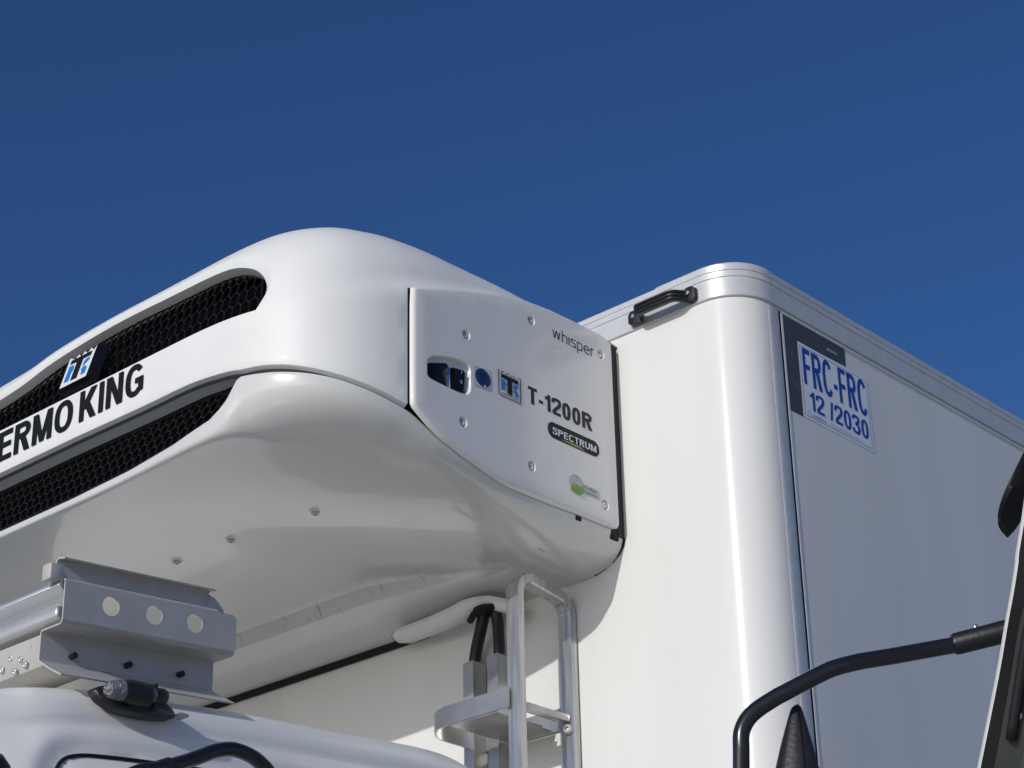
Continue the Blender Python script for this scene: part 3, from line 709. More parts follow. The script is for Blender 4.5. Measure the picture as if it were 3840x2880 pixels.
v, f = plate([(-.5970, 3.6658), (-.5920, 3.6676), (-.5925, 3.6125), (-.6020, 3.6128)], XF-.0145, XF-.007); o = mkt('latch_plate', v, f, 'chrome', parent=unit); bevel(o, .001, 2)
ro = rrect(-.5850, -.5440, 3.6190, 3.6735, .004); ro = [(y, z+.10*(y+.5645)*0+(.0025 if y > -.56 else -.002)) for y, z in ro]
v, f = plate(ro, XF-.0145, XF-.0075); o = mkt('rocker_switch', v, f, 'gloss', parent=unit, label='black rocker switch marked I and O'); bevel(o, .0012, 2)
ri = rrect(-.5775, -.5500, 3.6250, 3.6690, .002)
V = [(XF-.0045+(.003 if z > 3.647 else -.0015)*1.0, y, z) for y, z in ri]; n = len(ri); V += [(XF-.008, y, z) for y, z in ri]
mkt('rocker_key', V, [tuple(range(n))]+[(i, n+i, n+(i+1) % n, (i+1) % n) for i in range(n)], 'gloss', parent=unit)
pr = [poly([(XF-.0006, -.5626, 3.6595), (XF-.0006, -.5613, 3.6595), (XF-.0006, -.5613, 3.6675), (XF-.0006, -.5626, 3.6675)])]
c1 = [(-.5605+.0034*math.cos(2*math.pi*i/16), 3.6420+.0045*math.sin(2*math.pi*i/16)) for i in range(16)]; c2 = [(-.5605+.0022*math.cos(2*math.pi*i/16), 3.6420+.0032*math.sin(2*math.pi*i/16)) for i in range(16)]
pr.append(frame2(c1, c2, XF-.0035)); v, f = merge(pr); mkt('switch_marks', v, f, 'white', parent=unit)
# stickers on the panel
e = XF+.0004
def pl(pts, d=0.): return poly([(e+d, y, z) for y, z in pts])
fl = [(-.5208, 3.6933), (-.4668, 3.6998), (-.4658, 3.6492), (-.5205, 3.6443)]; fl2 = [(-.5200, 3.6925), (-.4676, 3.6989), (-.4666, 3.6501), (-.5197, 3.6451)]
v, f = pl(fl); mkt('film_square', v, f, 'film', parent=unit)
v, f = frame2(fl, fl2, e+.0003); mkt('film_edge', v, f, 'grey', parent=unit)
cy, cz, ra, rb = -.4944, 3.6728, .0248, .0222
v, f = pl([(cy+ra*math.cos(2*math.pi*i/40), cz+rb*math.sin(2*math.pi*i/40)) for i in range(40)], .0008); mkt('round_sticker', v, f, 'navy', parent=unit, label='dark blue round sticker on clear film')
M['navy2'] = mat('darker_blue_print', (.004, .016, .075), .3)
v, f = merge([pl([(-.504, z), (-.486, z), (-.486, z+h), (-.504, z+h)], .0014) for z, h in ((3.6800, .0045), (3.6745, .0022), (3.6690, .0022), (3.6635, .0022))]); mkt('round_sticker_print', v, f, 'navy2', parent=unit)
v, f = pl([(-.4892+.0034*math.cos(2*math.pi*i/14), 3.6535+.0034*math.sin(2*math.pi*i/14)) for i in range(14)], .0014); mkt('round_sticker_dot', v, f, 'white', parent=unit)
# panel logo: outline, white ground, black T, blue pieces, small word under it
lc = (-.4062, 3.6470); LW, LH = .0375, .064
zz = [(-LW, LH)]
for i in range(1, 9): zz.append((-LW+2*LW*i/9, LH-(.0058 if i % 2 else .0005)))
zz.append((LW, LH)); zz = [(p.x, p.y) for p in catmull([(a, b, 0) for a, b in zz], 4)]
og = [(-LW, .004), (-LW+.003, 0), (LW-.003, 0), (LW, .004)]+zz[::-1]
og = [(a, b+.0035) for a, b in og]
def PL2(u, v, d=0.): return (e+d, lc[0]+u, lc[1]+v)
n = len(og); cu = sum(a for a, b in og)/n; cv = .034
ig = [(a*.93, cv+(b-cv)*.945) for a, b in og]
mkt('logo_ground', [PL2(u, v, .0004) for u, v in og], [tuple(range(n))], 'white', parent=unit)
mkt('logo_outline', [PL2(u, v, .001) for u, v in og+ig], [(i, (i+1) % n, n+(i+1) % n, n+i) for i in range(n)], 'ink', parent=unit, label='logo with wavy crown outline beside the model name')
Tn = [(-.80, .86), (-.80, .70), (-.22, .70), (-.22, .16), (.22, .16), (.22, .70), (.80, .70), (.80, .86)]
Hn = [(-.80, .22), (-.80, .66), (-.44, .66), (-.42, .60), (-.34, .56), (-.34, .42), (-.44, .40), (-.44, .24)]
K1 = [(.34, .42), (.34, .58), (.50, .66), (.80, .66), (.80, .58), (.62, .46)]; K2 = [(.34, .40), (.60, .44), (.80, .34), (.80, .18), (.48, .18), (.48, .30), (.34, .34)]
def PP(pts): return [PL2(u*LW*.96, v*LH+.0035, .0016) for u, v in pts], [tuple(range(len(pts)))]
v, f = PP(Tn); mkt('logo_t', v, f, 'ink', parent=unit)
v, f = PP(Hn); mkt('logo_h', v, f, 'cyan', parent=unit)
v, f = merge([PP(K1), PP(K2)]); mkt('logo_k', v, f, 'cyan', parent=unit, kind='stuff')
v, f = words('THERMO KING', .09, .08, [PL2(-LW*.78, .0085, .0016), PL2(LW*.78, .0085, .0016), PL2(-LW*.78, .0120, .0016)]); mkt('logo_word', v, f, 'ink', parent=unit)
c1 = [(-.3688+.0022*math.cos(2*math.pi*i/14), 3.6475+.0022*math.sin(2*math.pi*i/14)) for i in range(14)]; c2 = [(-.3688+.0016*math.cos(2*math.pi*i/14), 3.6475+.0016*math.sin(2*math.pi*i/14)) for i in range(14)]
v, f = frame2(c1, c2, e); mkt('registered_mark', v, f, 'grey', parent=unit)
v, f = words('T-1200R', .112, .092, [(e, -.3435, 3.6640), (e, -.1195, 3.6640), (e, -.3435, 3.7070)]); mkt('model_lettering', v, f, 'ink2', parent=unit, label='bold black T-1200R lettering')
v, f = words('whisper', .050, .046, [(e, -.2515, 3.8655), (e, -.1010, 3.8655), (e, -.2515, 3.8955)], gap=.17); mkt('script_lettering', v, f, 'ink', parent=unit, label='thin black whisper lettering near the top of the panel')
pill = rrect(-.2780, -.0965, 3.6020, 3.6420, .0195, 8)
v, f = pl(pill, .0002); mkt('pill_sticker', v, f, 'ink', parent=unit, label='black rounded SPECTRUM label')
v, f = words('SPECTRUM', .10, .085, [(e+.001, -.2620, 3.6125), (e+.001, -.1080, 3.6125), (e+.001, -.2620, 3.6295)]); mkt('pill_lettering', v, f, 'white', parent=unit)
M['rainbow'] = mat('iridescent_streak', (.50, .20, .03), .25, col2=(.08, .28, .06), nscale=25)
v, f = pl([(-.235, 3.6065), (-.185, 3.604), (-.150, 3.604), (-.165, 3.611), (-.200, 3.6115)], .0005); mkt('iridescent_streak', v, f, 'rainbow', parent=unit)
# green refrigerant sticker
gy, gz, gr = -.1835, 3.5095, .0235
c1 = [(gy+gr*math.cos(2*math.pi*i/30), gz+gr*math.sin(2*math.pi*i/30)) for i in range(30)]; c2 = [(gy+gr*.93*math.cos(2*math.pi*i/30), gz+gr*.93*math.sin(2*math.pi*i/30)) for i in range(30)]
pr = [frame2(c1, c2, e+.0008)]
for i in range(-3, 4):
    a = i*.006; hgt = math.sqrt(max(gr*gr*.86-a*a, 0)); pr.append(pl([(gy+a, gz-.004), (gy+a+.0008, gz-.004), (gy+a*.8+.0008, gz+hgt), (gy+a*.8, gz+hgt)], .0008))
    if i > -1: b = i*.006; hw = math.sqrt(max(gr*gr*.86-b*b, 0)); pr.append(pl([(gy-hw, gz+b), (gy+hw, gz+b-.001), (gy+hw, gz+b), (gy-hw, gz+b+.0008)], .0012))
v, f = merge(pr); mkt('globe_outline', v, f, 'grey', parent=unit)
v, f = pl([(-.2045, 3.4885), (-.2005, 3.4930), (-.2000, 3.5040), (-.1930, 3.5105), (-.1850, 3.5095), (-.1740, 3.5060), (-.1590, 3.5105), (-.1605, 3.4960), (-.1680, 3.4875), (-.1800, 3.4850), (-.1930, 3.4885), (-.2005, 3.4905), (-.2030, 3.4860)], .0016); mkt('green_leaf', v, f, 'green', parent=unit, label='green leaf print on a pale globe')
M['pale'] = mat('pale_label', (.60, .60, .58), .3); v, f = pl([(-.160, 3.4950), (-.1035, 3.4935), (-.1010, 3.4960), (-.1010, 3.5175), (-.1600, 3.5200)]); mkt('refrigerant_label', v, f, 'pale', parent=unit)
v, f = merge([text('R-452A', .03, [(e+.0008, -.1550, 3.5080), (e+.0008, -.1100, 3.5070), (e+.0008, -.1550, 3.5165)]), pl([(-.155, 3.4990), (-.110, 3.4985), (-.110, 3.5025), (-.155, 3.5035)], .0008)]); mkt('refrigerant_print', v, f, 'grey', parent=unit)
# seal strip behind the panel, small clips below
v, f = box(-.40, -.3800, -.027, -.001, 3.43, 3.935); mkt('bulkhead_gasket', v, f, 'gap', parent=unit)
for y0, y1, z0 in ((-.178, -.150, 3.428), (-.052, -.018, 3.418)):
    v, f = box(-.398, -.380, y0, y1, z0, 3.45); o = mkt('clip', v, f, 'rubber', parent=unit); bevel(o, .006, 2)
v, f = tube([(x, -.006, 3.357) for x in (-2.55, -1.02)], .010, 10); mkt('lower_gasket', v, f, 'rubber', parent=unit)
rg = [V_ for V_ in [(plan(0)[0]-.007-.15*(1-math.cos(q*math.pi/2)), -.002, 3.432+(3.360-3.432)*math.sin(q*math.pi/2)) for q in (0, .15, .3, .45, .6, .75)]]
v, f = tube(rg, .0035, 10); mkt('corner_gasket', v, f, 'rubber', parent=unit, smooth=True)
# belly bolts
for x, y in ((-.799, -.595), (-1.096, -.591), (-1.294, -.591), (-1.7, -.591)):
    z = zb(x, y); v, f = disc((x, y, z+.001), (0, 0, -1), .0145, .003, 20, .013); mkt('washer', v, f, 'trim', parent=unit, smooth=True, sharp=40)
    v, f = disc((x, y, z-.001), (0, 0, -1), .0095, .008, 16); mkt('belly_bolt', v, f, 'steel', parent=unit, smooth=True, sharp=40)

# conduit cover with hose outlet under the unit
c = catmull([(-1.060, -.045, 3.352), (-1.04, -.052, 3.351), (-.94, -.062, 3.348), (-.86, -.070, 3.350), (-.80, -.076, 3.354), (-.74, -.072, 3.348), (-.70, -.062, 3.334), (-.675, -.054, 3.324)], 6)
prof = [(.030, -.012), (.036, 0), (.030, .012), (.016, .020), (-.016, .020), (-.030, .012), (-.036, 0), (-.030, -.012)]
v, f = sweep(c, [(u*.95, v_*.95) for u, v_ in prof]); cover = mkt('conduit_cover', v, f, 'trim', smooth=True, sharp=50, label='white plastic conduit cover below the unit'); fixn(cover); cover.data.set_sharp_from_angle(angle=R(50))
for t in (.93, .955, .04):
    p = c[int(t*(len(c)-1))]; q = c[min(int(t*(len(c)-1))+1, len(c)-1)]; v, f = sweep([p, p+(q-p).normalized()*.003], [(u*.98, v_*.99) for u, v_ in prof]); mkt('cover_joint', v, f, 'rubber', parent=cover)
v, f = disc((-.745, -.075, 3.333), (0, 0, -1), .040, .010, 20); mkt('hose_grommet', v, f, 'rubber', parent=cover, smooth=True, sharp=40)
for P_, nm in (([(-.765, -.07, 3.345), (-.790, -.056, 3.305), (-.826, -.034, 3.268), (-.840, -.027, 3.236), (-.841, -.027, 3.20), (-.841, -.027, 3.0)], 'hose'), ([(-.735, -.07, 3.345), (-.735, -.058, 3.305), (-.752, -.036, 3.268), (-.761, -.027, 3.236), (-.762, -.027, 3.20), (-.762, -.027, 3.0)], 'hose')):
    v, f = tube(catmull(P_, 6), .0150 if P_[0][0] < -.75 else .0140, 14); mkt(nm, v, f, 'black', smooth=True)
v, f = tube([(-.80, -.085, 3.316), (-.775, -.098, 3.322), (-.74, -.092, 3.328)], .009, 8); mkt('cable_tie', v, f, 'rubber', smooth=True)
# two square posts, step shelf and ladder
def post(x0, x1, y0, y1, z1):
    V = []; t = .003
    for z in (1.6, z1):
        V += [(x0, y0, z), (x1, y0, z), (x1, y1, z), (x0, y1, z)]
    for z in (z1, z1-.3): V += [(x0+t, y0+t, z), (x1-t, y0+t, z), (x1-t, y1-t, z), (x0+t, y1-t, z)]
    F = [(i, (i+1) % 4, 4+(i+1) % 4, 4+i) for i in range(4)]+[(4+i, 4+(i+1) % 4, 8+(i+1) % 4, 8+i) for i in range(4)]+[(8+i, 8+(i+1) % 4, 12+(i+1) % 4, 12+i) for i in range(4)]
    return V, F
for x0, x1, z1 in ((-.858, -.824, 3.231), (-.779, -.745, 3.231)):
    v, f = post(x0-.001, x1, -.050, -.004, z1); o = mkt('square_post', v, f, 'mill2', label='upright square aluminium tube guiding a black hose'); bevel(o, .001, 1)
def strip(P, z0, z1, t):   # vertical flat bar following a plan path
    n = len(P); V = []; F = []
    for i, (x, y) in enumerate(P):
        a = P[max(i-1, 0)]; b = P[min(i+1, n-1)]; dx, dy = b[0]-a[0], b[1]-a[1]; l = math.hypot(dx, dy); nx, ny = dy/l*t, -dx/l*t
        V += [(x, y, z0), (x+nx, y+ny, z0), (x+nx, y+ny, z1), (x, y, z1)]
    for i in range(n-1):
        for j in range(4): F.append((i*4+j, i*4+(j+1) % 4, i*4+4+(j+1) % 4, i*4+4+j))
    F += [(0, 1, 2, 3), ((n-1)*4+3, (n-1)*4+2, (n-1)*4+1, (n-1)*4)]; return V, F
pa = [(-.556, -.222), (-.735, -.222)]+[(-.745-.10*math.sin(R(a)), -.127-.095*math.cos(R(a))) for a in (8, 25, 42, 60, 78, 90)]+[(-.846, -.03)]
v, f = strip(pa, 3.016, 3.062, .004)
shelf = mkt('step_shelf', v, f, 'mill2', label='flat aluminium step bracket beside the ladder'); fixn(shelf); shelf.data.set_sharp_from_angle(angle=R(30))
pb = [(-.572, -.008), (-.845, -.008)]; v, f = strip(pb, 3.014, 3.066, .004); fl_ = mkt('rear_flange', v, f, 'mill2', parent=shelf); fixn(fl_)
v, f = merge([box(-.742, -.60, -.218, -.060, 3.0125, 3.0155), box(-.74, -.61, -.059, -.014, 3.0125, 3.0155)]); mkt('shelf_plate', v, f, 'mill2', parent=shelf)
zt0, r_ = 3.334, .045; ya, yb, xl = -.198, -.0160, -.552
LP = [(xl, ya, 1.7), (xl, ya, 2.4), (xl, ya, 3.0)]+[(xl, ya+r_-r_*math.cos(R(a)), zt0-r_+r_*math.sin(R(a))) for a in range(0, 91, 10)]+[(xl, yb-r_+r_*math.sin(R(a)), zt0-.013-r_+r_*math.cos(R(a))+.0) for a in range(0, 91, 10)]+[(xl, yb, 3.0), (xl, yb, 2.4), (xl, yb, 1.7)]
def ladsec(P, hw, hd, rr=.003):
    V = []; F = []; n = len(P); P = [Vector(p) for p in P]
    for i, p in enumerate(P):
        t = (P[min(i+1, n-1)]-P[max(i-1, 0)]).normalized(); nn = Vector((1, 0, 0)); b = t.cross(nn).normalized()
        for u, w_ in ((-hw+rr, -hd), (hw-rr, -hd), (hw, -hd+rr), (hw, hd-rr), (hw-rr, hd), (-hw+rr, hd), (-hw, hd-rr), (-hw, -hd+rr)): V.append(p+nn*u+b*w_)
    for i in range(n-1):
        for j in range(8): F.append((i*8+j, i*8+(j+1) % 8, (i+1)*8+(j+1) % 8, (i+1)*8+j))
    F += [tuple(range(8)), tuple(range((n-1)*8, n*8))]
    return V, F
v, f = ladsec(LP, .0185, .0135, .0035)
lad = mkt('ladder', v, f, 'mill', smooth=True, label='bright aluminium box-tube ladder with rounded top'); fixn(lad); lad.data.set_sharp_from_angle(angle=R(25))
for z in (3.026, 2.74, 2.45, 2.17):
    v, f = box(xl-.012, xl+.012, ya+.014, yb-.014, z-.009, z+.009); o = mkt('rung', v, f, 'mill2', parent=lad); bevel(o, .004, 2)
    v, f = disc((xl+.006, yb-.014, z-.026), (0.4, -1, 0), .012, .014, 12); mkt('rung_bolt', v, f, 'steel', parent=lad, smooth=True, sharp=40)

# --- cab -------------------------------------------------------------------
ZS = [(-2.3, 2.60), (-1.9, 2.672), (-1.72, 2.712), (-1.62, 2.722), (-1.57, 2.735), (-1.50, 2.748), (-1.43, 2.760), (-1.25, 2.778), (-1.10, 2.792), (-.865, 2.807), (-.70, 2.819), (-.60, 2.824), (-.52, 2.822), (-.45, 2.806), (-.40, 2.770), (-.36, 2.70), (-.34, 2.60)]
def zs_(y): return smooth(ZS, y+.028)-.017
def xin(y):   # how far the corners wrap inward in plan, front and rear
    a = 0.
    if y < -1.53: t = min((-1.53-y)/.50, 1); a += .50*(1-math.sqrt(1-t*t*.999))
    if y > -.69: t = min((y+.69)/.34, 1); a += .11*(1-math.sqrt(1-t*t*.98))
    return a
sealc = catmull([(y-.052, z-.024, 0) for y, z in [(-1.600, 2.30), (-1.586, 2.46), (-1.566, 2.535), (-1.535, 2.588), (-1.493, 2.612), (-1.42, 2.6225), (-1.30, 2.633), (-1.10, 2.648), (-.80, 2.66), (-.70, 2.63), (-.67, 2.5), (-.66, 2.3)]], 6)
sealp = [(p.x, p.y) for p in sealc]; sealpoly = sealp+[(-.66, 1.0), (-1.62, 1.0)]
def seald(y, z):
    d = 9
    for i in range(len(sealp)-1):
        a = Vector(sealp[i]); b = Vector(sealp[i+1]); ab = b-a; t = max(0, min(1, (Vector((y, z))-a).dot(ab)/ab.length_squared)); d = min(d, (Vector((y, z))-a-ab*t).length)
    return d
prof = [(-.92, .030), (-.30, .022), (-.14, .012), (-.09, .005), (-.062, -.001), (-.045, -.007), (-.031, -.015), (-.020, -.025), (-.011, -.037), (-.004, -.052), (.001, -.068)]
k0 = len(prof); x_ = .001
for i in range(46): prof.append((.001+.0074*min(i, 14)+.0012*max(i-14, 0)-.0008*max(0, 4-abs(i-14)), -.068-.0095*(i+1)))
prof += [(.15, -.75), (.18, -1.1), (.20, -1.7)]
YS = []; y = -2.03
while y < -.355: YS.append(y); y += .0105
V = []; F = []; k = len(prof); XC = -.360
for y in YS:
    zt_ = zs_(y)
    for i, (u, dz) in enumerate(prof):
        z = zt_+dz; x = XC+u-xin(y)
        if i > k0 and z > 2.2:
            d = seald(y, z); ins = inpoly(y, z, sealpoly)
            g_ = .022 if ins else .022*(1-step(0, .048, d))
            x -= g_
            if ins and d < .008: x -= .006*(1-d/.008)
        V.append((x, y, z))
for i in range(len(YS)-1):
    for j in range(k-1): F.append((i*k+j, i*k+j+1, (i+1)*k+j+1, (i+1)*k+j))
# mirror side + back wall closing
cab = mkt('cab', V, F, 'cab', smooth=True, label='white truck cab roof and door frame at lower left'); 
V = []; F = []
for y in YS[::6]+[YS[-1]]:
    zt_ = zs_(y)
    for u, dz in [(-.91, .03), (-1.28, .028), (-1.42, .0), (-1.5, -.07), (-1.58, -.8), (-1.62, -1.7)]: V.append((XC+u, y, zt_+dz))
n = len(V)//6
for i in range(n-1):
    for j in range(5): F.append((i*6+j, i*6+j+1, i*6+7+j, i*6+6+j))
mkt('far_side_panel', V, F, 'cab', parent=cab, smooth=True)
def xsurf(y, z):
    dz = z-zs_(y); return XC-xin(y)+interp([(-b, a) for a, b in prof], -dz)
V = []
P_ = []
for y, z in sealp:
    P_.append((xsurf(y, z)-.0215, y, z))
v, f = tube(P_, .0034, 8); mkt('door_seal', v, f, 'rubber', parent=cab, smooth=True)
# sun visor / roof front moulding seen at the left edge
V = []; F = []; ys = [-1.64, -1.66, -1.70, -1.76, -1.84, -1.95, -2.1]; ob = [(-.70, .0), (-.30, .0), (-.16, -.004), (-.10, -.012), (-.06, -.026), (-.035, -.048), (-.02, -.08), (-.012, -.14), (-.01, -.22)]
for q, y in enumerate(ys):
    g_ = [.035, .020, .008, 0, 0, .0, .0][q]; zt_ = zs_(max(y, -1.72))+.008-.06*max(0, -1.76-y)
    for u, dz in ob: V.append((XC+u-.012-xin(max(y, -1.97))*.9-g_, y, zt_+dz-g_*.5))
k = len(ob)
for i in range(len(ys)-1):
    for j in range(k-1): F.append((i*k+j, i*k+j+1, (i+1)*k+j+1, (i+1)*k+j))
mkt('roof_front_moulding', V, F, 'cab', parent=cab, smooth=True)

# marker lamp on the roof edge
lb = [(-1.4779, 2.7315), (-1.4663, 2.7400), (-1.44, 2.7475), (-1.38, 2.7500), (-1.3341, 2.7450), (-1.3122, 2.7380), (-1.3039, 2.7280), (-1.3038, 2.7209), (-1.3165, 2.7116), (-1.3752, 2.7013), (-1.4342, 2.7006), (-1.464, 2.7101), (-1.475, 2.721)]
lb = [(a-.030, b_-.016) for a, b_ in lb]; lb = [(p.x, p.y) for p in catmull([(a, b, 0) for a, b in lb+[lb[0]]], 3)][:-1]; n = len(lb)
def lampx(y, z): return xsurf(y, z)
V = []; cyl, czl = -1.42, 2.709
for sc_, dx in ((1., -.012), (1., .012), (.96, .017), (.86, .021), (.0, .024)): V += [(-.345+dx*.8-.020*(z-2.684)/.05, cyl+(y-cyl)*sc_, czl+(z-czl)*sc_) for y, z in lb]
F = [(j*n+i, j*n+(i+1) % n, (j+1)*n+(i+1) % n, (j+1)*n+i) for j in range(4) for i in range(n)]
lamp = mkt('marker_lamp', V, F, 'black', parent=cab, smooth=True, sharp=45, label='black roof marker lamp with a ribbed clear lens')
def capsule(P, radii, n=16, sq=1.):
    P, T, N = frame_path(P); V = []; F = []
    for p, t, nn, r in zip(P, T, N, radii):
        b = t.cross(nn)
        for i in range(n):
            a = 2*math.pi*i/n; V.append(p+nn*math.cos(a)*r+b*math.sin(a)*r*sq)
    for i in range(len(P)-1):
        for j in range(n): F.append((i*n+j, i*n+(j+1) % n, (i+1)*n+(j+1) % n, (i+1)*n+j))
    F += [tuple(range(n)), tuple(range((len(P)-1)*n, len(P)*n))]; return V, F
v, f = capsule([(-.331, y-.030, z-.016) for y, z in [(-1.4335, 2.734), (-1.42, 2.7345), (-1.385, 2.7365), (-1.372, 2.7375), (-1.368, 2.7375)]], [.0205, .0235, .0235, .022, .018]); mkt('lamp_housing', v, f, 'black', parent=cab, smooth=True, sharp=50)
v, f = capsule([(-.331, y-.030, z-.016) for y, z in [(-1.4675, 2.728), (-1.465, 2.7285), (-1.459, 2.730), (-1.448, 2.7325), (-1.434, 2.734)]], [.005, .010, .0150, .0185, .0200]); mkt('lamp_lens', v, f, 'lens', parent=cab, smooth=True, sharp=60)
v, f = merge([capsule([(-.329, -1.398, 2.724), (-.329, -1.375, 2.727), (-.329, -1.369, 2.727)], [.015, .015, .012]), box(-.344, -.314, -1.403, -1.398, 2.699, 2.742)]); mkt('lamp_plug', v, f, 'black', parent=cab, smooth=True, sharp=50)
v, f = box(-.35, -.322, -1.338, -1.318, 2.700, 2.707); o = mkt('sealant_tab', v, f, 'steel', parent=cab); bevel(o, .003, 2)

# roof bracket of bent grey steel with three lightening holes
u0, u1 = -1.561, -1.170; tl = (2.943-2.909)/.39
def bz(y, z): return z+tl*(y-u0)
th = .003
fa = dense([(u0, 2.838), (u1-.006, 2.838), (u1, 2.844), (u1, 2.901), (u1-.008, 2.909), (u0, 2.909)], .02)
holes = [[(hy+.0185*math.cos(2*math.pi*i/28), hz+.0185*math.sin(2*math.pi*i/28)) for i in range(28)] for hy, hz in ((-1.460, 2.8782), (-1.363, 2.8782), (-1.269, 2.8780))]
XB = -.380
v, f = patch(fa, holes, lambda y, z: (XB, y, bz(y, z)), .03, .03)
v2 = [(x-th, y, z) for x, y, z in v]; parts = [(v, f), (v2, f)]
for h in holes:
    n = len(h); parts.append(([(XB, y, bz(y, z)) for y, z in h]+[(XB-th, y, bz(y, z)) for y, z in h], [(i, (i+1) % n, n+(i+1) % n, n+i) for i in range(n)]))
n = len(fa); parts.append(([(XB, y, bz(y, z)) for y, z in fa]+[(XB-th, y, bz(y, z)) for y, z in fa], [(i, (i+1) % n, n+(i+1) % n, n+i) for i in range(n)]))
def fold(P, y0, y1, t=th, y0b=None, y1b=None):   # bent sheet: profile (x,z), extruded along y
    n = len(P); V = []; F = []; N = []
    for i in range(n):
        a = P[max(i-1, 0)]; b = P[min(i+1, n-1)]; dx, dz = b[0]-a[0], b[1]-a[1]; l = math.hypot(dx, dz); N.append((-dz/l*t, dx/l*t))
    for yy in (y0, y1):
        for (x, z), (nx, nz) in zip(P, N): V += [(x, yy, bz(yy, z)), (x+nx, yy, bz(yy, z+nz))]
    for i in range(n-1):
        a = 2*i; F += [(a, a+2, 2*n+a+2, 2*n+a), (a+1, 2*n+a+1, 2*n+a+3, a+3), (a, a+1, a+3, a+2), (2*n+a, 2*n+a+2, 2*n+a+3, 2*n+a+1)]
    F += [(0, 2*n, 2*n+1, 1), (2*n-2, 2*n-1, 4*n-1, 4*n-2)]; return V, F
def arcp(cx_, cz_, r, a0, a1, n=4): return [(cx_+r*math.cos(R(a0+(a1-a0)*i/n)), cz_+r*math.sin(R(a0+(a1-a0)*i/n))) for i in range(n+1)]
foot = arcp(-.386, 2.838, .006, 0, -90)+arcp(-.434, 2.826, .006, 90, 180)+arcp(-.434, 2.778, .006, 180, 235)+[(-.405, 2.752), (-.372, 2.734)]
parts.append(fold(foot, u0-.002, u1-.004))
topp = arcp(-.386, 2.909, .006, 0, 90)+arcp(-.404, 2.921, .006, -90, -180)+[(-.410, 2.946)]+arcp(-.404, 2.950, .006, 180, 90)+[(-.388, 2.952)]
parts.append(fold(topp, u0+.0, u1-.045))
ear = [(-.410, y, bz(y, z)) for y, z in [(u1-.045, 2.918), (u1-.006, 2.914), (u1-.010, 2.925), (u1-.030, 2.944), (u1-.045, 2.950)]]; parts.append((ear+[(x+.003, y, z) for x, y, z in ear], [(0, 1, 2, 3, 4), (5, 6, 7, 8, 9)]+[(i, (i+1) % 5, 5+(i+1) % 5, 5+i) for i in range(5)]))
v, f = merge(parts); br = mkt('roof_bracket', v, f, 'steel', label='bent grey steel bracket with three round holes on the cab roof'); br.data.polygons.foreach_set('use_smooth', [True]*len(br.data.polygons)); fixn(br, 1e-5); br.data.set_sharp_from_angle(angle=R(32))
v, f = merge([box(XB-.030, XB-.004, u0-.030, u0+.0, 2.909, 2.940)]); v = [(x, y, bz(y, z)) for x, y, z in v]; o = mkt('bracket_tab', v, f, 'steel', parent=br); bevel(o, .003, 2)
for y, z in ((-1.497, 2.7925), (-1.376, 2.794), (-1.256, 2.794)):
    v, f = tube([(-.442, y, bz(y, z)), (-.424, y, bz(y, z))], .0058, 12); mkt('bracket_stud', v, f, 'black', parent=br, smooth=True, sharp=40)
for y in (-1.500, -1.383, -1.264):
    v, f = disc((-.402, y, bz(y, 2.830)), (0, 0, -1), .0075, .004, 14); mkt('bracket_rivet', v, f, 'steel', parent=br, smooth=True, sharp=40)
# alloy light-bar rails running across the roof from the bracket
def bar(P, x0, x1):   # profile (y,z) extruded along x
    n = len(P); return [(x0, y, z) for y, z in P]+[(x1, y, z) for y, z in P], [(i, (i+1) % n, n+(i+1) % n, n+i) for i in range(n)]+[tuple(range(n)), tuple(range(n, 2*n))]
v, f = bar([(-1.572, 2.900), (-1.566, 2.912), (-1.545, 2.918), (-1.53, 2.912), (-1.53, 2.872), (-1.548, 2.872), (-1.553, 2.885)], -1.9, XB-.006)
rl = mkt('roof_bar', v, f, 'mill3', label='dull aluminium bar crossing the cab roof'); bevel(rl, .002, 1)
v, f = bar([(-1.569, 2.866), (-1.569, 2.842), (-1.545, 2.835), (-1.48, 2.842), (-1.48, 2.866)], -1.9, XB-.008); o = mkt('lower_bar', v, f, 'mill3', parent=rl); bevel(o, .003, 1)
v, f = bar([(-1.560, 2.826), (-1.548, 2.772), (-1.46, 2.77), (-1.46, 2.83)], -1.9, -.44); o = mkt('base_channel', v, f, 'steel', parent=rl); bevel(o, .002, 1)
for x, z in ((-.475, 2.812), (-.505, 2.797), (-.535, 2.805), (-.49, 2.783), (-.52, 2.777), (-.56, 2.79)):
    v, f = disc((x, -1.553, z), (0, -1, -.2), .0065, .004, 10); mkt('rivet', v, f, 'mill3', parent=rl, smooth=True)
# cab mirror arm (lower left) and mirror head corner
arm = catmull([(-.14, -1.66, 2.40), (-.10, -1.62, 2.486), (-.08, -1.561, 2.511), (-.08, -1.503, 2.537), (-.08, -1.452, 2.562), (-.08, -1.412, 2.570), (-.08, -1.365, 2.561), (-.08, -1.330, 2.528), (-.09, -1.318, 2.45)], 6)
v, f = tube(arm, .0125, 14); mkt('mirror_arm', v, f, 'tube', smooth=True, label='black bent mirror arm in front of the cab door')
v, f = tube([(-.09, -1.585, 2.499), (-.08, -1.548, 2.516)], .0155, 14); mkt('arm_sleeve', v, f, 'black', smooth=True, sharp=40)
V = []; F = []; mh = [(-1.93, 2.50), (-1.86, 2.522), (-1.80, 2.526), (-1.772, 2.520), (-1.756, 2.505), (-1.748, 2.48), (-1.745, 2.30), (-1.93, 2.30)]; n = len(mh)
for sc_, x in ((.80, -.30), (.97, -.27), (1., -.24), (.97, -.21), (.85, -.195)): V += [(x, -1.84+(y+1.84)*sc_, 2.42+(z-2.42)*sc_) for y, z in mh]
